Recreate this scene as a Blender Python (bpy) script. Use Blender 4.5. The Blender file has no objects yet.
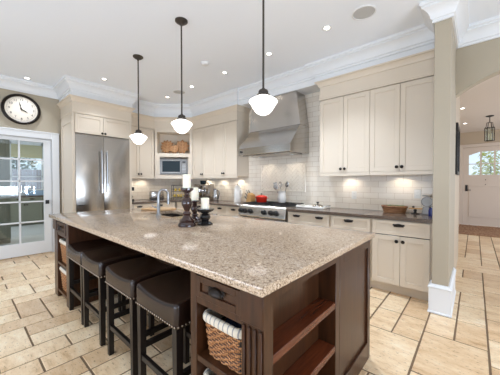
import bpy, bmesh, math, random
from mathutils import Vector, Matrix
PI = math.pi
R = math.radians
C = bpy.context.scene.collection
sc = bpy.context.scene
random.seed(7)

# ------------------------------------------------------------------ camera, light, exposure
cd = bpy.data.cameras.new('camera')
cd.sensor_width = 36.0
cd.lens = 256.0 / 500.0 * 36.0
cam = bpy.data.objects.new('camera', cd)
cam.location = (0, 0, 1.30)
cam.rotation_euler = (R(90 - 0.977), 0, R(41.29))
C.objects.link(cam)
sc.camera = cam
sc.view_settings.view_transform = 'Standard'
sc.view_settings.look = 'None'
sc.view_settings.exposure = 0.09
sc.view_settings.gamma = 1.0
sc.view_settings.use_curve_mapping = False
sc.cycles.use_denoising = True
sc.cycles.max_bounces = 8
sc.cycles.diffuse_bounces = 5
sc.cycles.caustics_reflective = False
sc.cycles.caustics_refractive = False
sc.cycles.sample_clamp_indirect = 6.0

w = bpy.data.worlds.new('daylight')
sc.world = w
w.use_nodes = True
bg = w.node_tree.nodes['Background']
bg.inputs[0].default_value = (0.825, 0.95, 1.14, 1)
bg.inputs[1].default_value = 1.15

def area(name, loc, rot, sx, sy, power, col=(1, 1, 1)):
    l = bpy.data.lights.new(name, 'AREA')
    l.shape = 'RECTANGLE'
    l.size = sx; l.size_y = sy
    l.energy = power; l.color = col
    o = bpy.data.objects.new(name, l)
    o.location = loc; o.rotation_euler = rot
    C.objects.link(o)
    return o
# added fill lamps at the unseen windows behind and to the right of the camera
area('rear_fill', (-1.6, -2.75, 1.5), (R(-90), 0, R(180)), 5.0, 2.1, 24, (.825, .95, 1.14))
area('right_fill', (3.75, 0.7, 1.65), (R(90), 0, R(90)), 3.4, 1.6, 14, (.825, .95, 1.14))
# added uplights behind and right of the camera that brighten the ceiling
area('ceiling_fill_rear', (-1.6, -2.72, .55), (R(-90 - 24), 0, R(180)), 5.2, .5, 72, (.825, .95, 1.14))
area('ceiling_fill_right', (3.72, .7, .95), (R(90 + 13), 0, R(90)), 3.4, .4, 115, (.825, .95, 1.14))
area('hall_side_fill', (2.75, 7.2, 1.5), (R(90), 0, R(90)), 4.5, 2.0, 44, (.90, .95, 1.04))  # added fill lamp at the open side of the hall
area('mudroom_fill', (-8.6, 1.0, 2.74), (0, 0, 0), 2.4, 1.8, 40, (.97, 1.0, 1.0))  # added fill lamp under the mudroom ceiling

# ------------------------------------------------------------------ materials
def lin(c):
    c = c / 255.0
    return c / 12.92 if c <= .04045 else ((c + .055) / 1.055) ** 2.4
def rgb(r, g, b):
    return (lin(r), lin(g), lin(b), 1)
def mat(name, col, rough=.5, metal=0.0, coat=0.0, spec=.5):
    m = bpy.data.materials.new(name)
    m.use_nodes = True
    b = m.node_tree.nodes['Principled BSDF']
    b.inputs['Base Color'].default_value = rgb(*col)
    b.inputs['Roughness'].default_value = rough
    b.inputs['Metallic'].default_value = metal
    b.inputs['Coat Weight'].default_value = coat
    b.inputs['Coat Roughness'].default_value = .05
    b.inputs['Specular IOR Level'].default_value = spec
    return m
def nd(m, typ, **kw):
    n = m.node_tree.nodes.new(typ)
    for k, v in kw.items():
        setattr(n, k, v)
    return n
def lk(m, a, b):
    m.node_tree.links.new(a, b)
def bsdf(m):
    return m.node_tree.nodes['Principled BSDF']
def ramp(m, fac, stops):
    r = nd(m, 'ShaderNodeValToRGB')
    e = r.color_ramp.elements
    e[0].position, e[0].color = stops[0][0], rgb(*stops[0][1])
    e[1].position, e[1].color = stops[-1][0], rgb(*stops[-1][1])
    for p, c in stops[1:-1]:
        x = e.new(p); x.color = rgb(*c)
    lk(m, fac, r.inputs[0])
    return r
def coords(m, scale=(1, 1, 1), gen='Object'):
    tc = nd(m, 'ShaderNodeTexCoord')
    mp = nd(m, 'ShaderNodeMapping')
    mp.inputs['Scale'].default_value = scale
    lk(m, tc.outputs[gen], mp.inputs[0])
    return mp.outputs[0]
def noise(m, vec, scale, detail=4, rough=.6):
    n = nd(m, 'ShaderNodeTexNoise')
    n.inputs['Scale'].default_value = scale
    n.inputs['Detail'].default_value = detail
    n.inputs['Roughness'].default_value = rough
    lk(m, vec, n.inputs['Vector'])
    return n
def bump(m, h, strength=.2, dist=.01):
    b = nd(m, 'ShaderNodeBump')
    b.inputs['Strength'].default_value = strength
    b.inputs['Distance'].default_value = dist
    lk(m, h, b.inputs['Height'])
    lk(m, b.outputs[0], bsdf(m).inputs['Normal'])

M = {}
def paint(key, col, rough=.45):
    m = mat(key, col, rough)
    n = noise(m, coords(m), 180, 2)
    bump(m, n.outputs[0], .03, .002)
    M[key] = m
paint('cream_paint', (216, 203, 184), .38)
paint('taupe_paint', (172, 161, 141), .6)
paint('white_paint', (226, 228, 229), .4)
paint('ceiling_paint', (236, 241, 247), .8)
paint('hall_paint', (196, 180, 158), .6)
paint('hall_ceiling_paint', (222, 214, 206), .8)
paint('sage_paint', (142, 142, 126), .5)
paint('door_paint', (222, 210, 198), .45)
M['chrome'] = mat('chrome', (200, 202, 205), .1, 1)
M['nickel'] = mat('brushed_nickel', (150, 150, 150), .28, 1)
M['bronze'] = mat('dark_bronze', (38, 32, 28), .35, .7)
M['rodmetal'] = mat('rod_bronze', (72, 66, 60), .4, .6)
M['black'] = mat('black_paint', (18, 17, 17), .35)
M['iron'] = mat('cast_iron', (30, 29, 29), .55, .3)
M['wax'] = mat('candle_wax', (250, 241, 220), .4); bsdf(M['wax']).inputs['Subsurface Weight'].default_value = .2
M['darkgloss'] = mat('dark_turned_wood', (52, 28, 22), .18, 0, .4)
M['blackgloss'] = mat('black_turned_wood', (20, 17, 17), .2, 0, .4)
M['red'] = mat('red_enamel', (200, 40, 22), .2, 0, .3)
M['ceramic'] = mat('white_ceramic', (238, 235, 228), .25)
M['leafgreen'] = mat('herb_leaf', (96, 120, 62), .6)
M['cobalt'] = mat('cobalt_glass', (24, 40, 110), .15, 0, .3)
M['yellow'] = mat('lemon_skin', (226, 196, 70), .5)
M['navy'] = mat('navy_cotton', (34, 42, 66), .9)
M['dial'] = mat('pewter_dial', (128, 122, 116), .3, .8)
M['outlet'] = mat('white_plastic', (240, 238, 232), .35)
M['gap'] = mat('recess_shade', (30, 26, 22), .8)  # dark colour painted as shade inside narrow gaps
M['shade'] = mat('roman_shade_linen', (206, 200, 166), .9)
M['grey'] = mat('speaker_grille', (186, 186, 184), .7)
M['blue'] = mat('pale_blue_plastic', (160, 186, 215), .4)
M['lantern_metal'] = mat('lantern_metal', (48, 42, 38), .4, .6)

def steel(key, col, rough, axis):
    m = mat(key, col, rough, 1)
    s = [1.5, 1.5, 1.5]; s['xyz'.index(axis)] = .02
    s = [v * 240 if i != 'xyz'.index(axis) else 2 for i, v in enumerate((1, 1, 1))]
    n = noise(m, coords(m, tuple(s)), 1.0, 2)
    mr = nd(m, 'ShaderNodeMapRange')
    mr.inputs[3].default_value = rough - .04; mr.inputs[4].default_value = rough + .05
    lk(m, n.outputs[0], mr.inputs[0]); lk(m, mr.outputs[0], bsdf(m).inputs['Roughness'])
    M[key] = m
steel('steel_horizontal', (188, 183, 176), .25, 'x')
steel('steel_hood', (196, 192, 187), .15, 'x')
steel('steel_small', (176, 172, 167), .22, 'x')

def wood(key, dark, light, rough, scale=(3, 3, .25)):
    m = mat(key, dark, rough, 0, 0, .38)
    n = noise(m, coords(m, scale), 14, 6, .65)
    r = ramp(m, n.outputs[0], [(.3, dark), (.7, light)])
    lk(m, r.outputs[0], bsdf(m).inputs['Base Color'])
    bump(m, n.outputs[0], .05, .002)
    M[key] = m
wood('walnut', (44, 24, 12), (74, 44, 24), .3)
wood('walnut_lit', (70, 33, 18), (108, 54, 30), .25, (3, .25, 3))  # lighter, redder walnut with the end shelves' warm reflection painted in
wood('board_wood', (176, 138, 96), (204, 170, 128), .45, (.4, 3, 3))
wood('knife_wood', (196, 146, 84), (220, 176, 116), .4)
wood('leaf_wood', (130, 88, 52), (176, 126, 80), .5)
wood('espresso_leg', (20, 15, 13), (32, 25, 21), .35)

# travertine floor
m = mat('travertine', (206, 184, 154), .32)
geo = nd(m, 'ShaderNodeNewGeometry')
tc = nd(m, 'ShaderNodeTexCoord')
sh = nd(m, 'ShaderNodeVectorMath', operation='MULTIPLY_ADD')
cmb = nd(m, 'ShaderNodeCombineXYZ')
lk(m, geo.outputs['Random Per Island'], cmb.inputs[0]); lk(m, geo.outputs['Random Per Island'], cmb.inputs[1])
sh.inputs[1].default_value = (37, 91, 0)
lk(m, cmb.outputs[0], sh.inputs[0]); lk(m, tc.outputs['Object'], sh.inputs[2])
mp = nd(m, 'ShaderNodeMapping'); mp.inputs['Scale'].default_value = (1, 2.6, 1); lk(m, sh.outputs[0], mp.inputs[0])
n1 = noise(m, mp.outputs[0], 4.2, 9, .72)
r1 = ramp(m, n1.outputs[0], [(.30, (196, 164, 128)), (.44, (236, 214, 184)), (.56, (247, 231, 207)), (.70, (255, 250, 238))])
r2 = ramp(m, geo.outputs['Random Per Island'], [(0, (222, 203, 180)), (.5, (246, 233, 214)), (1, (255, 251, 240))])
mx = nd(m, 'ShaderNodeMix', data_type='RGBA', blend_type='MULTIPLY'); mx.inputs[0].default_value = 1
lk(m, r1.outputs[0], mx.inputs[6]); lk(m, r2.outputs[0], mx.inputs[7])
n2 = noise(m, mp.outputs[0], 26, 5, .7)
r3 = ramp(m, n2.outputs[0], [(.34, (120, 86, 58)), (.42, (255, 255, 255))])
mx2 = nd(m, 'ShaderNodeMix', data_type='RGBA', blend_type='MULTIPLY'); mx2.inputs[0].default_value = .75
lk(m, mx.outputs[2], mx2.inputs[6]); lk(m, r3.outputs[0], mx2.inputs[7])
lk(m, mx2.outputs[2], bsdf(m).inputs['Base Color'])
bump(m, n2.outputs[0], .12, .004)
M['travertine'] = m
M['grout'] = mat('floor_grout', (124, 102, 79), .9)

# granite
def granite(key, base, dark, lightc, rough):
    m = mat(key, base, rough, 0, 0, .4)
    v = coords(m)
    a = noise(m, v, 85, 3, .6)
    ra = ramp(m, a.outputs[0], [(.38, dark), (.45, base), (.56, base), (.64, lightc)])
    b = noise(m, v, 230, 2, .5)
    rb = ramp(m, b.outputs[0], [(.37, (84, 72, 64)), (.43, (232, 228, 222)), (.64, (255, 255, 252))])
    mx = nd(m, 'ShaderNodeMix', data_type='RGBA', blend_type='MULTIPLY'); mx.inputs[0].default_value = .9
    lk(m, ra.outputs[0], mx.inputs[6]); lk(m, rb.outputs[0], mx.inputs[7])
    lk(m, mx.outputs[2], bsdf(m).inputs['Base Color'])
    M[key] = m
granite('speckled_granite', (202, 180, 156), (146, 122, 102), (218, 202, 184), .1)
granite('brown_quartz', (112, 98, 88), (88, 76, 68), (130, 116, 104), .2)

# glazed white subway tile
def subway(key, axes):
    m = mat(key, (240, 230, 214), .14, 0, .3)
    tc = nd(m, 'ShaderNodeTexCoord')
    sp = nd(m, 'ShaderNodeSeparateXYZ'); cb = nd(m, 'ShaderNodeCombineXYZ')
    lk(m, tc.outputs['Object'], sp.inputs[0])
    lk(m, sp.outputs[axes[0]], cb.inputs[0]); lk(m, sp.outputs[2], cb.inputs[1])
    br = nd(m, 'ShaderNodeTexBrick')
    br.offset = .5
    br.inputs['Color1'].default_value = rgb(246, 237, 222); br.inputs['Color2'].default_value = rgb(240, 229, 212)
    br.inputs['Mortar'].default_value = rgb(212, 196, 174)
    br.inputs['Scale'].default_value = 1
    br.inputs['Mortar Size'].default_value = .003
    br.inputs['Mortar Smooth'].default_value = .3
    br.inputs['Brick Width'].default_value = .205
    br.inputs['Row Height'].default_value = .083
    lk(m, cb.outputs[0], br.inputs['Vector'])
    lk(m, br.outputs['Color'], bsdf(m).inputs['Base Color'])
    inv = nd(m, 'ShaderNodeMath', operation='SUBTRACT'); inv.inputs[0].default_value = 1
    lk(m, br.outputs['Fac'], inv.inputs[1])
    bump(m, inv.outputs[0], .5, .002)
    M[key] = m
subway('subway_tile_x', (0,)); subway('subway_tile_y', (1,))
M['glaze'] = mat('glazed_tile', (243, 233, 217), .14, 0, .3)

m = mat('brown_leather', (34, 21, 16), .27, 0, 0, .45)
nn = noise(m, coords(m), 120, 4); bump(m, nn.outputs[0], .05, .002)
M['leather'] = m
M['nail'] = mat('pewter_nailhead', (168, 154, 138), .3, 1)
m = mat('wicker', (150, 98, 56), .5)
tc = nd(m, 'ShaderNodeTexCoord'); sp = nd(m, 'ShaderNodeSeparateXYZ'); cb = nd(m, 'ShaderNodeCombineXYZ'); ad = nd(m, 'ShaderNodeMath', operation='ADD')
lk(m, tc.outputs['Object'], sp.inputs[0]); lk(m, sp.outputs[0], ad.inputs[0]); lk(m, sp.outputs[1], ad.inputs[1])
lk(m, ad.outputs[0], cb.inputs[0]); lk(m, sp.outputs[2], cb.inputs[1])
br = nd(m, 'ShaderNodeTexBrick'); br.offset = .5
for k_, v_ in (('Color1', rgb(198, 144, 96)), ('Color2', rgb(156, 102, 60)), ('Mortar', rgb(66, 38, 22))): br.inputs[k_].default_value = v_  # the darkest colour paints shade into the gaps between strands
for k_, v_ in (('Scale', 1), ('Mortar Size', .0018), ('Mortar Smooth', .4), ('Brick Width', .024), ('Row Height', .0115)): br.inputs[k_].default_value = v_
lk(m, cb.outputs[0], br.inputs['Vector']); lk(m, br.outputs['Color'], bsdf(m).inputs['Base Color'])
M['wicker'] = m
m = mat('striped_linen', (220, 214, 202), .9)
tc = nd(m, 'ShaderNodeTexCoord')
wv = nd(m, 'ShaderNodeTexWave'); wv.bands_direction = 'X'; wv.inputs['Scale'].default_value = 11; wv.inputs['Distortion'].default_value = .3
lk(m, tc.outputs['Object'], wv.inputs[0])
rr = ramp(m, wv.outputs[0], [(.06, (140, 138, 138)), (.16, (214, 202, 182))])
lk(m, rr.outputs[0], bsdf(m).inputs['Base Color']); M['linen'] = m
m = mat('entry_rug', (120, 92, 76), .95)
nn = noise(m, coords(m), 22, 5, .7); rr = ramp(m, nn.outputs[0], [(.35, (104, 66, 44)), (.5, (150, 112, 84)), (.66, (184, 152, 118))])
lk(m, rr.outputs[0], bsdf(m).inputs['Base Color']); M['rug'] = m

def emit(key, col, strength):
    m = bpy.data.materials.new(key); m.use_nodes = True
    b = m.node_tree.nodes['Principled BSDF']
    b.inputs['Base Color'].default_value = rgb(*col)
    b.inputs['Emission Color'].default_value = rgb(*col)
    b.inputs['Emission Strength'].default_value = strength
    M[key] = m
emit('opal_glass', (255, 250, 246), 2.0)
emit('lamp_lens', (255, 246, 232), 9)

def glass(key, tint, refl):
    m = bpy.data.materials.new(key); m.use_nodes = True
    nt = m.node_tree; nt.nodes.clear()
    o = nt.nodes.new('ShaderNodeOutputMaterial'); mx = nt.nodes.new('ShaderNodeMixShader')
    t = nt.nodes.new('ShaderNodeBsdfTransparent'); g = nt.nodes.new('ShaderNodeBsdfGlossy')
    t.inputs[0].default_value = tint; g.inputs['Roughness'].default_value = .02
    mx.inputs[0].default_value = refl
    nt.links.new(t.outputs[0], mx.inputs[1]); nt.links.new(g.outputs[0], mx.inputs[2]); nt.links.new(mx.outputs[0], o.inputs[0])
    M[key] = m
M['fence_wood'] = mat('fence_wood', (176, 166, 170), .8)
glass('clear_pane', (.95, .98, .97, 1), .06)
M['dark_glass'] = mat('dark_oven_glass', (18, 34, 38), .08, 0, 0, .3)
bsdf(M['dark_glass']).inputs['Metallic'].default_value = 0

# ------------------------------------------------------------------ mesh helpers
ORG = {}
class B:
    def __init__(s):
        s.bm = bmesh.new()
    def merge(s, t):
        me = bpy.data.meshes.new('tmp'); t.to_mesh(me); t.free(); s.bm.from_mesh(me); bpy.data.meshes.remove(me); return s
    def box(s, x0, x1, y0, y1, z0, z1, bev=0.0, seg=1):
        t = bmesh.new()
        v = [t.verts.new((x, y, z)) for x in (x0, x1) for y in (y0, y1) for z in (z0, z1)]
        for f in ((0, 1, 3, 2), (4, 6, 7, 5), (0, 4, 5, 1), (2, 3, 7, 6), (0, 2, 6, 4), (1, 5, 7, 3)):
            t.faces.new([v[i] for i in f])
        if bev > 0:
            bmesh.ops.bevel(t, geom=t.edges[:], offset=bev, segments=seg, affect='EDGES', profile=.5)
        bmesh.ops.recalc_face_normals(t, faces=t.faces[:])
        return s.merge(t)
    def prism(s, poly, axis, a, b, bev=0.0, seg=1):
        t = bmesh.new()
        def P(u, v, h):
            return {'z': (u, v, h), 'y': (u, h, v), 'x': (h, u, v)}[axis]
        lo = [t.verts.new(P(u, v, a)) for u, v in poly]
        hi = [t.verts.new(P(u, v, b)) for u, v in poly]
        n = len(poly)
        t.faces.new(lo); t.faces.new(hi[::-1])
        for i in range(n):
            t.faces.new((lo[i], lo[(i + 1) % n], hi[(i + 1) % n], hi[i]))
        bmesh.ops.recalc_face_normals(t, faces=t.faces[:])
        if bev > 0:
            es = [e for e in t.edges if len(e.link_faces) == 2 and e.calc_face_angle() > .3]
            bmesh.ops.bevel(t, geom=es, offset=bev, segments=seg, affect='EDGES', profile=.5)
        return s.merge(t)
    def lathe(s, prof, c=(0, 0, 0), n=28, axis='z', cap=True):
        t = bmesh.new()
        def P(r, h, a):
            x, y = r * math.cos(a), r * math.sin(a)
            p = {'z': (x, y, h), 'y': (x, h, y), 'x': (h, x, y)}[axis]
            return (p[0] + c[0], p[1] + c[1], p[2] + c[2])
        rings = []
        for r, h in prof:
            if r < 1e-5:
                rings.append([t.verts.new(P(0, h, 0))])
            else:
                rings.append([t.verts.new(P(r, h, 2 * PI * i / n)) for i in range(n)])
        for A, Bq in zip(rings, rings[1:]):
            for i in range(n):
                j = (i + 1) % n
                if len(A) == 1 and len(Bq) == 1: continue
                if len(A) == 1: t.faces.new((A[0], Bq[i], Bq[j]))
                elif len(Bq) == 1: t.faces.new((A[i], A[j], Bq[0]))
                else: t.faces.new((A[i], A[j], Bq[j], Bq[i]))
        if cap:
            for q in (rings[0], rings[-1]):
                if len(q) > 2: t.faces.new(q)
        bmesh.ops.recalc_face_normals(t, faces=t.faces[:])
        return s.merge(t)
    def tube(s, pts, r, n=10, closed=False, rads=None):
        t = bmesh.new()
        P = [Vector(p) for p in pts]; k = len(P); rings = []
        prev = None
        for i, p in enumerate(P):
            if closed: d = P[(i + 1) % k] - P[i - 1]
            else: d = P[min(i + 1, k - 1)] - P[max(i - 1, 0)]
            d.normalize()
            if prev is None:
                a = d.orthogonal().normalized()
            else:
                a = (prev - d * prev.dot(d))
                a = a.normalized() if a.length > 1e-6 else d.orthogonal().normalized()
            prev = a
            b = d.cross(a)
            rr = rads[i] if rads else r
            rings.append([t.verts.new(p + (a * math.cos(2 * PI * q / n) + b * math.sin(2 * PI * q / n)) * rr) for q in range(n)])
        for i in range(k if closed else k - 1):
            A, Bq = rings[i], rings[(i + 1) % k]
            for q in range(n):
                t.faces.new((A[q], A[(q + 1) % n], Bq[(q + 1) % n], Bq[q]))
        if not closed:
            t.faces.new(rings[0]); t.faces.new(rings[-1])
        bmesh.ops.recalc_face_normals(t, faces=t.faces[:])
        return s.merge(t)
    def ball(s, c, r, n=16):
        t = bmesh.new()
        bmesh.ops.create_uvsphere(t, u_segments=n, v_segments=max(6, n // 2), radius=1)
        rr = r if isinstance(r, tuple) else (r, r, r)
        for v in t.verts:
            v.co = Vector((v.co.x * rr[0] + c[0], v.co.y * rr[1] + c[1], v.co.z * rr[2] + c[2]))
        return s.merge(t)
    def sweep(s, prof, path):
        """prof: list of (out, z); path: list of (x, y) with outward on the right-hand side of travel; mitred."""
        t = bmesh.new(); rings = []; k = len(path)
        for i, p in enumerate(path):
            p = Vector(p)
            ns = []
            if i > 0: d = (p - Vector(path[i - 1])).normalized(); ns.append(Vector((d.y, -d.x)))
            if i < k - 1: d = (Vector(path[i + 1]) - p).normalized(); ns.append(Vector((d.y, -d.x)))
            if len(ns) == 2:
                b = (ns[0] + ns[1]).normalized(); b = b / max(.2, b.dot(ns[0]))
            else: b = ns[0]
            rings.append([t.verts.new((p.x + b.x * o, p.y + b.y * o, z)) for o, z in prof])
        m = len(prof)
        for A, Bq in zip(rings, rings[1:]):
            for q in range(m):
                t.faces.new((A[q], A[(q + 1) % m], Bq[(q + 1) % m], Bq[q]))
        t.faces.new(rings[0]); t.faces.new(rings[-1])
        bmesh.ops.recalc_face_normals(t, faces=t.faces[:])
        return s.merge(t)
    def xf(s, mtx):
        s.bm.transform(mtx); return s
    def build(s, name, m, parent=None, smooth=40):
        me = bpy.data.meshes.new(name)
        o = Vector((0, 0, 0))
        if parent is not None: o = ORG.get(parent.name, o)
        if o.length: bmesh.ops.translate(s.bm, verts=s.bm.verts[:], vec=-o)
        if smooth:
            for e in s.bm.edges:
                if len(e.link_faces) == 2 and e.calc_face_angle(0) > R(smooth): e.smooth = False
            for f in s.bm.faces: f.smooth = True
        s.bm.to_mesh(me); s.bm.free()
        for x in (m if isinstance(m, (list, tuple)) else [m]):
            me.materials.append(M[x])
        ob = bpy.data.objects.new(name, me); C.objects.link(ob)
        if parent is not None:
            ob.parent = parent
            ORG[ob.name] = o
        return ob

def thing(name, label, cat, loc=(0, 0, 0), rotz=0, group=None, local=False):
    """An Empty at the thing's base; parts are given in world axes unless local."""
    o = bpy.data.objects.new(name, None); C.objects.link(o)
    o.empty_display_size = .05
    o.location = loc; o.rotation_euler = (0, 0, rotz)
    o['label'] = label; o['category'] = cat
    if group: o['group'] = group
    ORG[o.name] = Vector((0, 0, 0)) if local else Vector(loc)
    return o
def tag(o, label, cat, group=None):
    o['label'] = label; o['category'] = cat
    if group: o['group'] = group
    return o
def struct(o, label=None):
    o['kind'] = 'structure'
    if label: o['label'] = label
    return o
def dup(root, loc, label, rotz=None):
    r = root.copy(); C.objects.link(r); r.location = loc; r['label'] = label
    if rotz is not None: r.rotation_euler = (0, 0, rotz)
    for ch in list(root.children):
        c = ch.copy(); C.objects.link(c); c.parent = r
        for g in list(ch.children):
            d = g.copy(); C.objects.link(d); d.parent = c
    return r

# ------------------------------------------------------------------ the setting
CEIL = 3.08
YW = 3.92          # range wall
XW = -5.98         # wall with the french door
XC = -5.93
# floor: random ashlar of travertine tiles in one mesh
def make_floor():
    bm = bmesh.new(); u = .21
    x0, y0, nx, ny = -.115 - 30 * u, 2.90 - 28 * u, 49, 66
    grid = [[0] * ny for _ in range(nx)]
    sizes = [(3, 2)] * 2 + [(2, 3)] * 3 + [(2, 2)] * 4 + [(2, 1), (2, 1), (1, 1), (1, 2), (1, 2)]
    rnd = random.Random(21)
    g, h, e = .0055, .004, .004
    ident = [[-1] * ny for _ in range(nx)]; tiles = []
    def cut(p, q, horiz):
        """is there a tile edge on the top (horiz) or right side of cell p, q"""
        if not (0 <= p < nx and 0 <= q < ny) or ident[p][q] < 0: return False
        i_, j_, a_, b_ = tiles[ident[p][q]]
        return (j_ + b_ == q + 1) if horiz else (i_ + a_ == p + 1)
    def run(p, q, horiz):
        n = 0
        while n < 6 and cut(p, q, horiz):
            n += 1
            if horiz: p -= 1
            else: q -= 1
        return n
    for j in range(ny):
        for i in range(nx):
            if grid[i][j]: continue
            opts = sizes[:]; rnd.shuffle(opts); best = None
            for o_, (a, b) in enumerate(opts + [(1, 1)]):
                if not (i + a <= nx and j + b <= ny and all(not grid[i + p][j + q] for p in range(a) for q in range(b))): continue
                sc_ = run(i - 1, j + b - 1, True) ** 1.7 + run(i + a - 1, j - 1, False) ** 1.7 + o_ * .06
                if (a, b) == (1, 1): sc_ += 1.5
                if best is None or sc_ < best[0]: best = (sc_, a, b)
            a, b = best[1:]
            tiles.append((i, j, a, b))
            for p in range(a):
                for q in range(b): grid[i + p][j + q] = 1; ident[i + p][j + q] = len(tiles) - 1
            X0, X1, Y0, Y1 = x0 + i * u + g, x0 + (i + a) * u - g, y0 + j * u + g, y0 + (j + b) * u - g
            jj = lambda: rnd.uniform(-.002, .002)
            lo = [bm.verts.new((x + jj(), y + jj(), -.006)) for x, y in ((X0, Y0), (X1, Y0), (X1, Y1), (X0, Y1))]
            hi = [bm.verts.new((x, y, 0)) for x, y in ((X0 + e, Y0 + e), (X1 - e, Y0 + e), (X1 - e, Y1 - e), (X0 + e, Y1 - e))]
            bm.faces.new(hi)
            for k in range(4): bm.faces.new((lo[k], lo[(k + 1) % 4], hi[(k + 1) % 4], hi[k]))
    X1, Y1 = x0 + nx * u, y0 + ny * u
    f = bm.faces.new([bm.verts.new(p) for p in ((x0, y0, -.004), (X1, y0, -.004), (X1, Y1, -.004), (x0, Y1, -.004))])
    f.material_index = 1
    b = B(); b.bm.free(); b.bm = bm
    return b.build('floor', ['travertine', 'grout'], None, 0)
struct(make_floor(), 'beige travertine tile floor with brown grout lines')
struct(B().box(-6.1, 3.9, -2.9, 4.06, CEIL, CEIL + .1).build('ceiling', 'ceiling_paint'), 'flat pale grey kitchen ceiling with recessed lights')
struct(B().box(-.6, 2.8, 4.06, 10.6, 2.87, 2.97).build('ceiling_hall', 'hall_ceiling_paint'), 'hall ceiling beyond the arch')

# left wall with the french door opening
DY0, DY1, DZ = .27, 1.16, 2.11
b = B().box(XW - .12, XW, -1.25, DY0, 0, CEIL).box(XW - .12, XW, -2.9, -2.72, 0, CEIL).box(XW - .12, XW, -2.72, -1.25, 0, .9).box(XW - .12, XW, -2.72, -1.25, 2.80, CEIL).box(XW - .12, XW, DY1, YW + .12, 0, CEIL).box(XW - .12, XW, DY0, DY1, DZ, CEIL)
struct(b.build('wall_left', 'taupe_paint', None, 0), 'taupe wall around the french door')
struct(B().box(XC - .04, XC, 2.33, YW, 0, 2.82).build('wall_corner', 'subway_tile_y', None, 0), 'white subway tile wall beside the fridge')
struct(B().box(XW, -.19, YW, YW + .12, 0, CEIL).build('wall_back', 'subway_tile_x', None, 0), 'white subway tile wall behind the range')
b = B().box(XW - .07, XW - .03, -2.72, -2.66, .9, 2.8).box(XW - .07, XW - .03, -1.31, -1.25, .9, 2.8).box(XW - .07, XW - .03, -2.02, -1.96, .9, 2.8).box(XW - .07, XW - .03, -2.72, -1.25, .9, .96).box(XW - .07, XW - .03, -2.72, -1.25, 2.74, 2.8)  # unseen window added for more daylight and a reflection in the hood
w2 = struct(b.build('window_added', 'white_paint', None, 0))
B().box(XW - .055, XW - .05, -2.70, -1.27, .92, 2.78).build('window_pane', 'clear_pane', w2, 0)
# rear and right walls of the kitchen, behind the camera, with big windows added to light the room
b = B().box(-6.1, -4.3, -2.9, -2.8, 0, CEIL).box(1.1, 3.9, -2.9, -2.8, 0, CEIL).box(-4.3, 1.1, -2.9, -2.8, 2.94, CEIL).box(-4.3, 1.1, -2.9, -2.8, 0, .4)
struct(b.build('wall_rear', 'taupe_paint', None, 0))
b = B().box(3.8, 3.9, -2.8, -1.1, 0, CEIL).box(3.8, 3.9, 2.5, 4.06, 0, CEIL).box(3.8, 3.9, -1.1, 2.5, 2.5, CEIL).box(3.8, 3.9, -1.1, 2.5, 0, .8)
struct(b.build('wall_right', 'taupe_paint', None, 0))
# pier at the end of the range wall
PX0, PX1, PY = -.318, -.184, 3.145
struct(B().box(PX0, PX1, PY, YW + .02, 0, CEIL, .004).build('wall_pier', 'taupe_paint'), 'narrow taupe wall end to the right of the cabinets')
# arch wall
def arch_wall():
    cx, a, zs, h = .55, .735, 2.345, .24
    rad = (a * a + h * h) / (2 * h); zc = zs + h - rad
    pts = []
    for i in range(25):
        x = cx - a + 2 * a * i / 24
        pts.append((x, zc + math.sqrt(max(0, rad * rad - (x - cx) ** 2))))
    b = B()
    for (xa, za), (xb, zb) in zip(pts, pts[1:]):
        b.prism([(xa, za), (xb, zb), (xb, CEIL), (xa, CEIL)], 'y', YW, YW + .14)
    b.box(-.25, cx - a, YW, YW + .14, 0, CEIL)
    b.box(cx + a, 3.9, YW, YW + .14, 0, CEIL)
    bmesh.ops.remove_doubles(b.bm, verts=b.bm.verts[:], dist=1e-4)
    return b
b = arch_wall()
inner = [f for f in b.bm.faces if all(len(e.link_faces) > 2 for e in f.edges) and abs(f.normal.x) > .9]
struct(b.build('wall_arch', 'taupe_paint', None, 0), 'taupe wall with a wide arched opening to the hall')
# hall
struct(B().box(-.34, -.205, YW + .14, 5.75, 0, 2.87).build('wall_hall_side', 'hall_paint', None, 0))
struct(B().box(-.68, -.60, 5.6, 10.45, 0, 2.87).box(-.6, -.34, 5.6, 5.75, 0, 2.87).build('wall_hall_left', 'hall_paint', None, 0))
FX0, FX1, FY, FT = -.285, .80, 10.45, 2.40
b = B().box(-.68, FX0, FY, FY + .14, 0, 2.87).box(FX1, 2.8, FY, FY + .14, 0, 2.87).box(FX0, FX1, FY, FY + .14, FT, 2.87)
struct(b.build('wall_hall_end', 'hall_paint', None, 0), 'beige hall wall around the front door')

# ---- mouldings
def crown_prof(z, hgt=.19, proj=.115):
    t = [(0, 0), (.018, 0), (.018, .028), (.03, .034), (.036, .06), (.055, .10), (.085, .128), (.098, .134), (.098, .152), (.115, .160), (.115, .19), (0, .19)]
    return [(o * proj / .115, z - hgt + q * hgt / .19) for o, q in t]
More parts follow.
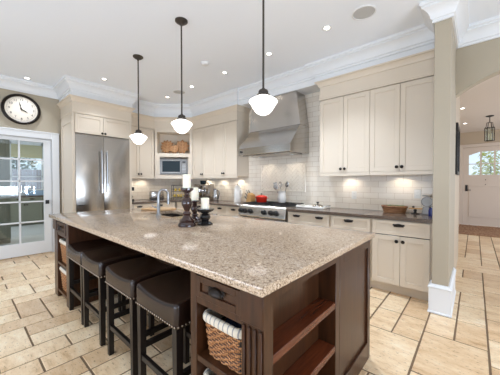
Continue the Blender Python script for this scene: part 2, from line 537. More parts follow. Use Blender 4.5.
# cream cabinet crown, white bulkhead and ceiling crown
YU = 3.57; XU = -5.513; XF = -5.20
UX = -4.911
soff = 2.80
def bulk(name, poly):
    return struct(B().prism(poly, 'z', soff, CEIL).build(name, 'white_paint', None, 0))
bulk('trim_1', [(-5.98, 1.29), (-5.205, 1.29), (-5.205, 2.33), (-5.53, 2.33), (-5.53, 2.975), (-4.915, YU + .005), (-3.47, YU + .005), (-3.47, YW), (-5.98, YW)])
bulk('trim_2', [(-3.47, YU + .035), (-1.83, YU + .035), (-1.83, YW), (-3.47, YW)])
bulk('trim_3', [(-1.83, YU + .005), (-.318, YU + .005), (-.318, YW), (-1.83, YW)])
P0 = crown_prof(CEIL)
path = [(XW, -2.8), (XW, 1.29), (-5.205, 1.29), (-5.205, 2.33), (-5.53, 2.33), (-5.53, 2.975), (-4.915, YU + .005), (-3.47, YU + .005),
        (-3.47, YU + .035), (-1.83, YU + .035), (-1.83, YU + .005), (PX0, YU + .005), (PX0, PY), (PX1, PY), (PX1, YW), (3.8, YW)]
struct(B().sweep(P0, path).build('trim_4', 'white_paint', None, 30), 'white crown moulding around the ceiling')
# cream frieze + cap on the cabinets
def frieze(name, path, z0, z1, depth_back):
    pr = [(0, z0), (.006, z0), (.006, z0 + .02), (.0, z0 + .026), (0, z1 - .085), (.012, z1 - .08), (.02, z1 - .05), (.045, z1 - .022), (.058, z1 - .018), (.058, z1), (-.018, z1), (-.018, z0)]
    return struct(B().sweep(pr, path).build(name, 'cream_paint', None, 30))
frieze('trim_5', [(-1.752, YW - .001), (-1.752, YU), (PX0 - .001, YU)], 2.525, 2.80, .3)
frieze('trim_6', [(XW + .005, 1.305), (XF, 1.305), (XF, 2.307), (XU, 2.307), (XU, 2.97), (UX, YU), (-3.473, YU), (-3.473, YW - .001)], 2.525, 2.80, .3)
# pier base board
pr = [(0, 0), (.03, 0), (.03, .012), (.022, .02), (.022, .245), (.028, .25), (.03, .262), (.018, .275), (.012, .285), (0, .288)]
struct(B().sweep(pr, [(PX0, YW - .3), (PX0, PY), (PX1, PY), (PX1, YW)]).build('baseboard_pier', 'white_paint', None, 30), 'tall white baseboard wrapped around the wall end')
pr2 = [(0, 0), (.018, 0), (.018, .15), (.008, .17), (0, .17)]
struct(B().sweep(pr2, [(XW, -2.8), (XW, .12)]).build('baseboard_left', 'white_paint', None, 30))
struct(B().sweep(pr2, [(-.60, 5.76), (-.60, 10.45), (-.41, 10.45)]).build('baseboard_hall', 'white_paint', None, 30))

# ------------------------------------------------------------------ french door (left) and the mudroom behind it
b = B().box(XW, XW + .025, 1.165, 1.275, 0, 2.235, .004).box(XW, XW + .025, .145, .255, 0, 2.235, .004).box(XW, XW + .025, .255, 1.165, 2.115, 2.235, .004)
b.box(XW + .0, XW + .034, .14, 1.28, 2.22, 2.24, .003)
b.box(XW - .12, XW - .0, 1.153, 1.165, 0, 2.115).box(XW - .12, XW, .255, .267, 0, 2.115).box(XW - .12, XW, .267, 1.153, 2.103, 2.115)
struct(b.build('trim_7', 'white_paint'), 'white casing around the french door')
dx0, dx1 = XW - .055, XW - .012
dy0, dy1 = .272, 1.150
b = B()
ys = [(dy0, dy0 + .11), (.687, .728), (1.042, dy1)]
for a_, c_ in (ys[0], ys[2]): b.box(dx0, dx1, a_, c_, .012, 2.10, .002)
b.box(dx0, dx1, ys[0][1], ys[2][0], .012, .235, .002).box(dx0, dx1, ys[0][1], ys[2][0], 2.045, 2.10, .002)
door1 = b.build('door_1', 'white_paint')
struct(door1, 'white french door with ten glass panes')
mb = B().box(dx0 + .006, dx1 - .006, ys[1][0] + .008, ys[1][1] - .008, .235, 2.045, .003)
for z in (.60, .965, 1.335, 1.72): mb.box(dx0 + .006, dx1 - .006, ys[0][1], ys[2][0], z - .013, z + .013, .003)
mb.build('muntin_bars', 'white_paint', door1)
zz = [.235, .60, .965, 1.335, 1.72, 2.045]
for (ya, yb) in ((ys[0][1], ys[1][0]), (ys[1][1], ys[2][0])):
    for za, zb in zip(zz, zz[1:]):
        B().box(dx0 + .018, dx0 + .024, ya, yb, za, zb).build('window_pane', 'clear_pane', door1, 0)
B().box(dx1, dx1 + .014, 1.062, 1.118, .915, .985, .004).build('lock_plate', 'black', door1)
B().lathe([(0, .0), (.012, 0), (.012, .02), (.02, .024), (.02, .036), (0, .04)], (dx1 + .012, 1.09, .95), 16, 'x').build('knob', 'black', door1)

# mudroom
struct(B().box(-11.05, XW - .12, -1.2, 3.2, -.05, 0).build('floor_mudroom', 'grey', None, 0), 'pale stone floor beyond the french door')
b = B().box(-11.05, -10.95, -1.2, 1.05, 0, 2.8).box(-11.05, -10.95, 1.93, 3.2, 0, 2.8).box(-11.05, -10.95, 1.05, 1.93, 0, 1.06).box(-11.05, -10.95, 1.05, 1.93, 2.62, 2.8)
struct(b.build('wall_mudroom_end', 'white_paint', None, 0))
struct(B().box(-11.05, XW - .12, 3.1, 3.2, 0, 2.8).build('wall_mudroom_side', 'white_paint', None, 0))
struct(B().box(-11.05, XW - .12, -1.2, 3.2, 2.8, 2.86).build('ceiling_mudroom', 'white_paint', None, 0))
b = B()
for y in (1.05, 1.25, 1.85): b.box(-11.0, -10.94, y, y + .06, 1.06, 2.62)
b.box(-11.0, -10.91, 1.0, 1.96, 1.02, 1.08).box(-11.0, -10.94, 1.05, 1.93, 2.54, 2.62).box(-11.0, -10.94, 1.05, 1.93, 1.50, 1.53).box(-10.95, -10.925, .95, 1.06, 1.0, 2.72).box(-10.95, -10.925, 1.92, 2.03, 1.0, 2.72).box(-10.95, -10.925, .95, 2.03, 2.62, 2.74)
win = struct(b.build('window_1', 'white_paint', None, 0), 'white framed window over the sage cabinets')
B().box(-10.985, -10.98, 1.05, 1.93, 1.06, 2.62).build('window_pane', 'clear_pane', win, 0)
o = B()
for k in range(6):
    o.prism([(-10.90, 2.12 + k * .07), (-10.91, 2.12 + k * .07 + .068), (-10.922, 2.12 + k * .07 + .068), (-10.915, 2.12 + k * .07)], 'y', 1.10, 1.86)
tag(o.build('roman_shade', 'shade', None, 0), 'pale yellow roman shade in the far mudroom window', 'blind')
t = thing('garden_fence', 'grey wooden fence outside the mudroom window', 'fence', (-13.5, 1.8, 0))
b = B()
for k in range(26): b.box(-13.52, -13.49, .6 + k * .1, .69 + k * .1, 0, 1.85)
b.build('boards', 'fence_wood', t, 0)
B().box(-13.49, -13.45, .6, 3.2, 1.5, 1.58).build('rail', 'fence_wood', t, 0)

# ------------------------------------------------------------------ cabinets
def shaker(x0, x1, z0, z1, fr=.058, y=0.0, th=.02):
    b = B()
    b.box(x0, x0 + fr, y, y + th, z0, z1, .0015).box(x1 - fr, x1, y, y + th, z0, z1, .0015)
    b.box(x0 + fr, x1 - fr, y, y + th, z0, z0 + fr, .0015).box(x0 + fr, x1 - fr, y, y + th, z1 - fr, z1, .0015)
    b.box(x0 + fr - .002, x1 - fr + .002, y + .009, y + th - .001, z0 + fr - .002, z1 - fr + .002)
    return b
def knob(parent, x, z, y=0.0):
    B().lathe([(.008, .002), (.007, -.012), (.018, -.018), (.020, -.026), (.013, -.032), (0, -.033)], (x, y, z), 14, 'y').build('knob', 'bronze', parent)
def cup_pull(parent, x, z, y=0.0, w_=.045, m='bronze'):
    t = bmesh.new(); bmesh.ops.create_uvsphere(t, u_segments=20, v_segments=12, radius=1)
    bmesh.ops.bisect_plane(t, geom=t.verts[:] + t.edges[:] + t.faces[:], plane_co=(0, 0, -.25), plane_no=(0, 0, -1), clear_outer=True)
    bmesh.ops.bisect_plane(t, geom=t.verts[:] + t.edges[:] + t.faces[:], plane_co=(0, 0, 0), plane_no=(0, 1, 0), clear_outer=True)
    for v in t.verts: v.co = Vector((v.co.x * w_ + x, v.co.y * .026 + y, v.co.z * .028 + z))
    b = B(); b.merge(t); b.box(x - w_ - .008, x + w_ + .008, y - .003, y, z + .004, z + .022, .002)
    b.build('pull', m, parent)
def cabinet(name, label, loc, rot, wd, dp, z0, z1, doors=(), drawers=(), toe=0, group=None, m='cream_paint', rail=0, cat='cabinet'):
    t = thing(name, label, cat, loc, rot, group, True)
    b = B().box(0, wd, .022, dp, z0 + toe + rail * .8, z1)
    if toe: b.box(0, wd, .095, dp, z0, z0 + toe)
    b.build('body', m, t, 0)
    B().box(.012, max([d_[1] for d_ in list(doors) + list(drawers)] + [.02]) - .004, .0205, .0218, z0 + toe + rail + .01, z1 - .01).build('gap_shade', 'gap', t, 0)  # dark sheet standing in for shade in the gaps around the fronts
    if rail: B().box(0, wd, -.002, .03, z0, z0 + rail, .003).build('light_rail', m, t)
    for x0, x1, za, zb, kx, kz in doors:
        d = shaker(x0 + .002, x1 - .002, za, zb).build('door', m, t, 30)
        if kx is not None: knob(d, kx, kz)
    for x0, x1, za, zb, pulls in drawers:
        d = shaker(x0 + .002, x1 - .002, za, zb, .036).build('drawer', m, t, 30)
        for p in pulls: cup_pull(d, p, za + (zb - za) * .66, 0, .052)
    return t
UZ0, UZ1, UR = 1.40, 2.53, .047
G1 = 'cream upper cabinets'; G2 = 'cream base cabinets'
def upper_pair(x0, x1, label, split=None):
    wd = x1 - x0; s = split if split else wd / 2
    return cabinet('upper_cabinet', label, (x0, YU, 0), 0, wd, YW - YU - .003, UZ0, UZ1,
                   [(-.001, s, 1.45, 2.515, s - .028, 1.50), (s, wd + .001, 1.45, 2.515, s + .028, 1.50)], rail=UR, group=G1)
upper_pair(-1.748, -1.0455, 'tall cream double-door wall cabinet to the right of the range hood', .353)
upper_pair(-1.0435, PX0 - .002, 'tall cream double-door wall cabinet touching the taupe wall end', .347)
upper_pair(UX + .004, -4.1855, 'cream double-door wall cabinet between the microwave corner and its twin', .36)
upper_pair(-4.1845, -3.476, 'cream double-door wall cabinet to the left of the range hood', .331)
# beside the fridge (faces the island end)
cabinet('upper_cabinet', 'cream double-door wall cabinet between fridge and microwave corner', (XU, 2.312, 0), R(90), 2.966 - 2.312, XU - XC - .003, UZ0, UZ1,
        [(.004, .305, 1.45, 2.515, .277, 1.50), (.305, .648, 1.45, 2.515, .333, 1.50)], rail=UR, group=G1)
# diagonal corner cabinet: niche over microwave
DL = math.hypot(UX - XU, YU - 2.97)
t = thing('corner_cabinet', 'cream diagonal corner cabinet with open niche over a microwave', 'cabinet', (XU, 2.97, 0), R(45), None, True)
ang = R(45)
def dbox(b, s0, s1, y0, y1, z0, z1, bev=0): return b.box(s0, s1, y0, y1, z0, z1, bev)
n0, n1, nz0, nz1 = .055, DL - .055, 1.985, 2.465
b = B(); D = .26
dbox(b, .002, n0, 0, .05, UZ0, UZ1); dbox(b, n1, DL - .002, 0, .05, UZ0, UZ1)
dbox(b, n0, n1, 0, .05, nz1, UZ1); dbox(b, n0, n1, 0, .05, 1.90, nz0); dbox(b, n0, n1, 0, .05, UZ0, 1.49)
dbox(b, n0, .115, 0, .05, 1.49, 1.90); dbox(b, .755, n1, 0, .05, 1.49, 1.90)
b.build('face_frame', 'cream_paint', t, 0)
b = B(); dbox(b, n0, n1, .05, D + .12, nz0 - .02, nz0); dbox(b, n0, n1, .05, D + .12, nz1, nz1 + .02)
dbox(b, n0 - .02, n0, .05, .22, nz0, nz1); dbox(b, n1, n1 + .02, .05, .22, nz0, nz1)
b.prism([(n0 - .01, .22), (DL / 2, .40), (DL / 2, .42), (n0 - .01, .24)], 'z', nz0, nz1); b.prism([(n1 + .01, .22), (DL / 2, .40), (DL / 2, .42), (n1 + .01, .24)], 'z', nz0, nz1)
b.build('niche_lining', 'cream_paint', t, 0)
B().box(.0, DL, -.002, .03, UZ0, UZ0 + UR, .003).build('light_rail', 'cream_paint', t)
# microwave, set into the corner cabinet
M['steel_oven'] = mat('steel_oven', (138, 134, 129), .3, 1)
mw = thing('microwave', 'stainless built-in microwave below the corner niche', 'microwave', (XU, 2.97, 0), R(45), None, True)
b = B().box(.122, .748, -.012, .0, 1.500, 1.522, .003).box(.122, .748, -.012, 0, 1.838, 1.860, .003).box(.122, .14, -.012, 0, 1.522, 1.838).box(.73, .748, -.012, 0, 1.522, 1.838)
b.build('trim_frame', 'steel_oven', mw)
B().box(.14, .73, 0, .05, 1.522, 1.838).build('body', 'black', mw)
b = B().box(.145, .60, -.02, 0, 1.527, 1.560, .003).box(.145, .60, -.02, 0, 1.805, 1.833, .003).box(.145, .175, -.02, 0, 1.56, 1.805).box(.575, .60, -.02, 0, 1.56, 1.805)
dd = b.build('door', 'steel_oven', mw)
B().box(.175, .575, -.015, -.002, 1.56, 1.805).build('window_pane', 'dark_glass', dd, 0)
cp = B().box(.605, .725, -.02, 0, 1.527, 1.833, .003).build('control_panel', 'steel_oven', mw)
B().box(.63, .70, -.0225, -.019, 1.765, 1.80).build('display', 'black', cp, 0)
kb = B()
for i in range(4):
    for j in range(3): kb.box(.63 + j * .025, .648 + j * .025, -.022, -.019, 1.60 + i * .035, 1.62 + i * .035)
kb.build('keypad', 'grey', cp, 0)
# wooden leaf bowls standing in the niche
def leaf_bowl(label, s, size, spikes, zc, depth, seed):
    o = thing('leaf_tray', label, 'tray', (0, 0, 0), 0, 'wooden leaf trays in the niche', True)
    rnd = random.Random(seed); pts = []
    for k in range(spikes * 2):
        a = PI / 2 + 2 * PI * k / (spikes * 2)
        rr = size * (1.0 if k % 2 == 0 else .74) * (1 + rnd.uniform(-.06, .06)) * (1.08 if math.sin(a) > .5 else 1)
        pts.append((math.cos(a) * rr, math.sin(a) * rr))
    low = min(p[1] for p in pts)
    mx_ = Matrix.Translation((XU, 2.97, 0)) @ Matrix.Rotation(ang, 4, 'Z') @ Matrix.Translation((s, depth, nz0 - low * math.cos(.16) + .004)) @ Matrix.Rotation(-.16, 4, 'X')
    o.matrix_world = mx_
    B().prism(pts, 'y', -.012, .012, .004).build('leaf_body', 'leaf_wood', o)
    vb = B().box(-.004, .004, -.016, -.010, low * .8, size * .9)
    for sg in (-1, 1):
        for q in range(3):
            vb.tube([(0, -.013, low * .5 + q * size * .45), (sg * size * .6, -.013, low * .1 + q * size * .42)], .0035, 6)
    vb.build('leaf_veins', 'board_wood', o)
leaf_bowl('large brown leaf-shaped wooden tray at the left of the niche', .248, .165, 13, 0, .15, 3)
leaf_bowl('small brown leaf-shaped wooden tray between two larger ones', .43, .105, 9, 0, .075, 4)
leaf_bowl('brown leaf-shaped wooden tray at the right of the niche', .598, .168, 9, 0, .15, 5)

# base cabinets, right of the range
YB = 3.305
base_d = YW - YB - .003
g = [(-2.150, -1.66), (-1.659, -1.20), (-1.199, PX0 - .003)]
for i, (x0, x1) in enumerate([(-2.150, -1.470), (-1.468, -.946), (-.944, PX0 - .003)]):
    wd = x1 - x0
    pulls = ([wd * .24, wd * .775], [wd * .48], [wd * .475])[i]
    lab = ('cream base cabinet with two cup pulls right beside the range', 'cream base cabinet with one cup pull behind the island corner', 'cream base cabinet with two knobbed doors beside the taupe wall end')[i]
    cabinet('base_cabinet', lab, (x0, YB, 0), 0, wd, base_d, 0, .872,
            [(.012, wd / 2, .125, .69, wd / 2 - .032, .635), (wd / 2, wd - (.03 if i == 2 else .012), .125, .69, wd / 2 + .032, .635)],
            [(.012, wd - (.03 if i == 2 else .012), .70, .862, pulls)], toe=.11, group=G2)
# left of the range
x0, x1 = -4.03, -3.135; wd = x1 - x0
cabinet('base_cabinet', 'cream base cabinet with two cup pulls left of the range', (x0, YB, 0), 0, wd, base_d, 0, .872,
        [(.012, wd / 2, .125, .69, wd / 2 - .03, .64), (wd / 2, wd - .012, .125, .69, wd / 2 + .03, .64)], [(.012, wd * .6, .70, .862, [wd * .39]), (wd * .6, wd - .012, .70, .862, [wd * .80])], toe=.11, group=G2)
x0, x1 = -5.165, -4.032; wd = x1 - x0
cabinet('base_cabinet', 'cream base cabinet in the corner under the espresso machine', (x0, YB, 0), 0, wd, base_d, 0, .872,
        [(.012, wd / 2, .125, .69, wd / 2 - .03, .64), (wd / 2, wd - .012, .125, .69, wd / 2 + .03, .64)], [(.012, wd / 2, .70, .862, [wd * .25]), (wd / 2, wd - .012, .70, .862, [wd * .75])], toe=.11, group=G2)
XB = -5.17
cabinet('base_cabinet', 'cream base cabinet with cup pulls beside the fridge', (XB, 2.312, 0), R(90), .985, XB - XC - .003, 0, .872,
        [(.012, .49, .125, .69, .46, .64), (.49, .973, .125, .69, .52, .64)], [(.012, .49, .70, .862, [.14]), (.49, .973, .70, .862, [.60])], toe=.11, group=G2)
tag(B().box(-2.150, PX0 - .003, 3.285, YW - .003, .875, .915, .004).build('countertop', 'brown_quartz'), 'brown grey stone worktop right of the range', 'countertop', 'brown stone worktops')
tag(B().prism([(-3.135, 3.285), (-3.135, YW - .003), (XC + .003, YW - .003), (XC + .003, 2.312), (-5.15, 2.312), (-5.15, 3.285)], 'z', .875, .915, .004).build('countertop', 'brown_quartz'),
    'brown grey stone worktop running round the corner left of the range', 'countertop', 'brown stone worktops')

# ------------------------------------------------------------------ fridge and its surround
sr = thing('tall_cabinet', 'tall cream cabinet surround enclosing the steel fridge', 'cabinet', (XF, 1.305, 0), R(90), None, True)
W = 2.307 - 1.305; FD = XF - XC
b = B().box(0, .022, 0, FD - .01, 0, UZ1).box(W - .04, W, 0, FD - .01, 0, UZ1).box(.022, W - .04, .022, FD - .01, 2.165, UZ1).box(.022, .034, 0, .03, 0, 2.165).box(.022, W - .04, 0, .03, UZ1 - .012, UZ1)
b.build('body', 'cream_paint', sr, 0)
# framed side panel facing the room
b = B()
for (ya, yb, za, zb) in ((.0, .07, .12, 2.45), (FD - .11, FD - .04, .12, 2.45), (.07, FD - .11, 2.36, 2.45), (.07, FD - .11, .93, 1.03), (.07, FD - .11, .12, .24)):
    b.box(-.012, 0, ya, yb, za, zb, .002)
b.build('side_panel', 'cream_paint', sr)
B().box(.04, W - .045, .0205, .0218, 2.172, UZ1 - .012).build('gap_shade', 'gap', sr, 0)  # same dark sheet as painted shade behind the fridge-top doors
mid = .486
for x0, x1, kx in ((.034, mid, mid - .026), (mid, W - .042, mid + .026)):
    d = shaker(x0 + .002, x1 - .002, 2.182, 2.512, .055).build('door', 'cream_paint', sr, 30)
    knob(d, kx, 2.215)
fr = thing('refrigerator', 'wide stainless steel double-door refrigerator', 'refrigerator', (XF, 1.305, 0), R(90), None, True)
B().box(.036, W - .046, .03, FD - .03, .10, 2.155).build('body', 'black', fr, 0)
for x0, x1, hx in ((.037, mid - .002, mid - .045), (mid + .002, W - .047, mid + .045)):
    d = B().box(x0, x1, -.012, .03, .125, 2.153, .004, 2).build('door', 'steel_horizontal', fr)
    h = B().lathe([(.0135, 1.12), (.0135, 1.90)], (hx, -.062, 0), 14)
    for z in (1.16, 1.86): h.tube([(hx, -.012, z), (hx, -.062, z)], .009, 10)
    h.build('handle', 'chrome', d)
B().box(.037, W - .047, .0, .03, .03, .12).build('toe_grille', 'iron', fr)
B().box(.06, .16, -.0145, -.0125, .90, .915).build('badge', 'black', fr)
B().box(.04, W - .05, .02, FD - .05, 0, .10).build('base', 'black', fr, 0)

# ------------------------------------------------------------------ range hood
HX0, HX1, HY = -3.20, -2.114, 3.327
hd = thing('range_hood', 'large sloped stainless steel range hood on the tiled wall', 'range hood', (-2.657, YW, 1.78))
yb = YW - .003
B().prism([(HY, 1.79), (HY, 1.915), (3.63, 2.25), (yb, 2.25), (yb, 1.79)], 'x', HX0, HX1, .004).build('canopy', 'steel_hood', hd, 20)
t = bmesh.new()
tp = .08; z0, z1 = 2.252, 2.799
v = [t.verts.new(p) for p in ((HX0 + .004, 3.632, z0), (HX1 - .004, 3.632, z0), (HX1 - .004, yb, z0), (HX0 + .004, yb, z0), (HX0 + tp, 3.632, z1), (HX1 - tp, 3.632, z1), (HX1 - tp, yb, z1), (HX0 + tp, yb, z1))]
for f in ((0, 1, 5, 4), (1, 2, 6, 5), (2, 3, 7, 6), (3, 0, 4, 7), (4, 5, 6, 7), (3, 2, 1, 0)): t.faces.new([v[i] for i in f])
bmesh.ops.recalc_face_normals(t, faces=t.faces[:])
B().merge(t).build('chimney', 'steel_hood', hd, 20)
b = B()
for i in range(4): b.box(HX0 + .05 + i * .25, HX0 + .28 + i * .25, HY + .06, 3.80, 1.778, 1.789, .003)
b.build('baffle_filter', 'steel_small', hd)
for x in (HX0 + .2, HX1 - .2): B().lathe([(0, 1.772), (.035, 1.772), (.035, 1.79)], (x, 3.70, 0), 16).build('hood_lamp', 'ceramic', hd)
b = B().tube([(HX0 + .28, HY + .02, 1.785), (HX0 + .28, HY + .02, 1.765), (HX1 - .28, HY + .02, 1.765), (HX1 - .28, HY + .02, 1.785)], .007, 8)
b.build('utensil_rail', 'steel_small', hd)
B().lathe([(0, -.02), (.016, -.02), (.018, 0)], (HX0 + .075, HY, 1.85), 16, 'y').build('knob', 'black', hd)

# ------------------------------------------------------------------ range
RX0, RX1, RY = -3.128, -2.157, 3.26
rg = thing('range_cooker', 'stainless gas range with black knobs and grates', 'range', (-2.64, 3.5, 0))
B().box(RX0, RX1, RY + .04, YW - .004, .10, .905).build('body', 'steel_small', rg, 0)
B().box(RX0 + .02, RX1 - .02, RY + .08, YW - .05, 0, .10).build('toe_kick', 'black', rg, 0)
B().prism([(RY, .735), (RY - .012, .75), (RY + .02, .895), (RY + .05, .925), (YW - .004, .925), (YW - .004, .906), (RY + .06, .906), (RY + .045, .735)], 'x', RX0, RX1, .003).build('control_panel', 'steel_horizontal', rg, 20)
dr = B().box(RX0 + .01, RX1 - .01, RY, RY + .04, .22, .725, .004).build('oven_door', 'steel_horizontal', rg)
B().box(RX0 + .2, RX1 - .2, RY - .003, RY, .32, .58).build('window_pane', 'dark_glass', dr, 0)
b = B().tube([(RX0 + .08, RY - .055, .68), (RX1 - .08, RY - .055, .68)], .014, 12)
for x in (RX0 + .12, RX1 - .12): b.tube([(x, RY, .68), (x, RY - .055, .68)], .01, 8)
b.build('handle', 'chrome', dr)
for x in (-3.072, -2.985, -2.855, -2.565, -2.425, -2.325):
    k = B().lathe([(.042, .0), (.042, -.008), (.032, -.012), (.031, -.045), (.022, -.052), (0, -.052)], (0, 0, 0), 18, 'y')
    k.box(-.004, .004, -.054, -.04, -.022, .022)
    k.xf(Matrix.Translation((x, RY + .002, .825)) @ Matrix.Rotation(R(-12), 4, 'X'))
    k.build('knob', 'black', rg)
B().box(RX0 + .02, RX1 - .02, RY + .08, YW - .02, .922, .932, .003).build('cooktop', 'iron', rg)
gw = (RX1 - RX0 - .05) / 3
for i in range(3):
    a = RX0 + .025 + i * gw + .004; c = a + gw - .008
    b = B()
    for x in (a, (a + c) / 2 - .006, c - .012): b.box(x, x + .012, RY + .09, YW - .04, .944, .958, .002)
    for y in (RY + .09, RY + .25, RY + .40, YW - .052): b.box(a, c, y, y + .012, .944, .958, .002)
    for x in (a, c - .012):
        for y in (RY + .09, YW - .052): b.box(x, x + .012, y, y + .012, .93, .946)
    b.build('grate', 'iron', rg)
    for y in (RY + .20, RY + .47):
        B().lathe([(.045, .93), (.045, .938), (.03, .943), (0, .943)], ((a + c) / 2, y, 0), 18).build('burner', 'iron', rg)

# framed herringbone tile panel behind the range
hb = B()
X0, X1, Z0, Z1 = -3.13, -2.19, 1.166, 1.635
for a_ in ((X0 - .02, X1 + .02, Z0 - .02, Z0), (X0 - .02, X1 + .02, Z1, Z1 + .02), (X0 - .02, X0, Z0, Z1), (X1, X1 + .02, Z0, Z1)):
    hb.box(a_[0], a_[1], YW - .014, YW - .0005, a_[2], a_[3], .004)
hbk = B().box(X0, X1, YW - .0022, YW - .0006, Z0, Z1)
M['tile_grout'] = mat('tile_grout', (204, 188, 166), .8)
t = bmesh.new(); a_, b_ = .16, .054
def htile(cx, cz, ang_):
    e_ = .0024; q = [(-a_ / 2 + e_, -b_ / 2 + e_), (a_ / 2 - e_, -b_ / 2 + e_), (a_ / 2 - e_, b_ / 2 - e_), (-a_ / 2 + e_, b_ / 2 - e_)]
    vs = []
    for h, sh_ in ((0, 1), (.005, .985)):
        for u_, v_ in q:
            x = u_ * sh_ * math.cos(ang_) - v_ * sh_ * math.sin(ang_) + cx; z = u_ * sh_ * math.sin(ang_) + v_ * sh_ * math.cos(ang_) + cz
            vs.append(t.verts.new((x, YW - .002 - h, z)))
    t.faces.new(vs[4:8])
    for k in range(4): t.faces.new((vs[k], vs[(k + 1) % 4], vs[4 + (k + 1) % 4], vs[4 + k]))
# herringbone laid on a 45 degree grid
c45 = math.cos(PI / 4)
for i in range(-14, 15):
    for j in range(-14, 15):
        # block lattice in rotated axes
        u0 = i * b_ + j * a_; v0 = i * b_ - j * a_
        for (du, dv, rot) in ((a_ / 2, b_ / 2, 0), (-b_ / 2, a_ / 2 , PI / 2)):
            U, V = u0 + du, v0 + dv
            cx, cz = (U - V) * c45 + (X0 + X1) / 2, (U + V) * c45 + (Z0 + Z1) / 2
            if X0 - .05 < cx < X1 + .05 and Z0 - .05 < cz < Z1 + .05: htile(cx, cz, rot + PI / 4)
for co, no in (((X0, 0, 0), (-1, 0, 0)), ((X1, 0, 0), (1, 0, 0)), ((0, 0, Z0), (0, 0, -1)), ((0, 0, Z1), (0, 0, 1))):
    bmesh.ops.bisect_plane(t, geom=t.verts[:] + t.edges[:] + t.faces[:], plane_co=co, plane_no=no, clear_outer=True)
bmesh.ops.recalc_face_normals(t, faces=t.faces[:])
hb.merge(t)
tp_ = struct(hb.build('trim_8', 'glaze', None, 0), 'framed herringbone tile panel above the range')
hbk.build('grout_bed', 'tile_grout', tp_, 0)
# outlets
def outlet(label, x, z):
    o = thing('outlet', label, 'outlet', (x, YW, z), 0, 'wall outlets on the backsplash', True)
    B().box(-.036, .036, -.006, -.0005, -.058, .058, .002).build('plate', 'outlet', o)
    b = B()
    for q in (-.022, .022):
        b.box(-.008, -.005, -.0068, -.0055, q - .006, q + .006).box(.005, .008, -.0068, -.0055, q - .006, q + .006)
    b.build('slots', 'grey', o, 0)
outlet('white outlet on the tile between tray and basket', -1.36, 1.12)
outlet('white outlet on the tile above the small wooden stand', -.555, 1.16)

# ------------------------------------------------------------------ island
IX0, IX1, IY0, IY1 = -3.755, -.553, .694, 2.035
EX, FYI, BYI = -.577, .737, 2.012
LX = -3.71
il = thing('kitchen_island', 'long dark brown wooden kitchen island with open shelves', 'kitchen island', (-2.1, 1.4, 0))
ZT = .897
B().box(LX, -.702, 1.27, BYI, .0, ZT).build('back_body', 'walnut', il, 0)
# left bay (beyond the stools)
b = B().box(LX, -3.575, FYI, 1.27, 0, ZT, .003).box(-3.222, -3.135, FYI, 1.27, 0, ZT, .003)
b.box(-3.575, -3.222, FYI, 1.27, .872, ZT).box(-3.575, -3.222, FYI + .004, 1.27, .715, .737)
b.build('bay_frame', 'walnut', il)
B().box(-3.575, -3.222, FYI + .004, 1.27, .385, .41).build('shelf', 'walnut', il, 0)
B().box(-3.575, -3.222, FYI + .004, 1.27, .07, .095).build('shelf', 'walnut', il, 0)
d = shaker(-3.571, -3.226, .742, .868, .03, FYI - .004).build('drawer', 'walnut', il, 30)
cup_pull(d, -3.40, .805, FYI - .004, .045, 'bronze')
B().box(LX - .004, -3.57, FYI - .012, FYI, .765, ZT, .004).build('post_block', 'walnut', il)
# right bay
b = B().box(-1.033, -.986, FYI, 1.27, 0, ZT, .003).box(-.986, -.691, FYI, 1.27, .872, ZT).box(-.986, -.691, FYI + .002, 1.27, .735, .765)
b.build('bay_frame', 'walnut', il)
B().box(-.986, -.6915, FYI + .004, 1.27, .455, .485, .002).build('shelf', 'walnut', il)
B().box(-.986, -.6915, FYI + .004, 1.27, .07, .10, .002).build('shelf', 'walnut', il)
d = shaker(-.983, -.693, .768, .870, .03, FYI - .004).build('drawer', 'walnut', il, 30)
cup_pull(d, -.838, .818, FYI - .004, .045, 'bronze')
# fluted corner pilaster
b = B().box(-.6905, EX, FYI, .792, 0, ZT)
b.box(-.692, EX + .003, FYI - .012, FYI, .76, ZT, .003).box(-.692, EX + .003, FYI - .012, FYI, 0, .14, .003)
for i in range(4):
    x = -.686 + i * .0285
    b.box(x, x + .0165, FYI - .010, FYI, .14, .745, .004)
b.build('fluted_pilaster', 'walnut', il)
# end face
b = B().box(-.602, EX, .79, 1.385, .855, ZT).box(-.602, EX, .79, 1.385, 0, .11)
b.box(-.70, EX, 1.3845, 1.439, 0, ZT, .002)
b.box(-.6905, -.680, .793, 1.384, .0, .855).box(-.6905, -.603, .793, 1.384, .855, ZT)
b.build('end_frame', 'walnut', il)
for z in (.597, .352): B().box(-.680, EX - .001, .793, 1.384, z, z + .036, .002).build('shelf', 'walnut_lit', il)
B().box(-.680, EX - .001, .793, 1.384, .111, .125, .002).build('shelf', 'walnut_lit', il)
b = B().box(-.70, EX, 1.44, 1.50, 0, ZT, .002).box(-.70, EX, 1.96, BYI, 0, ZT, .002).box(-.70, EX, 1.50, 1.96, .83, ZT, .002).box(-.70, EX, 1.50, 1.96, 0, .13, .002)
b.box(-.70, EX - .014, 1.498, 1.962, .128, .832)
b.build('end_panel', 'walnut', il)
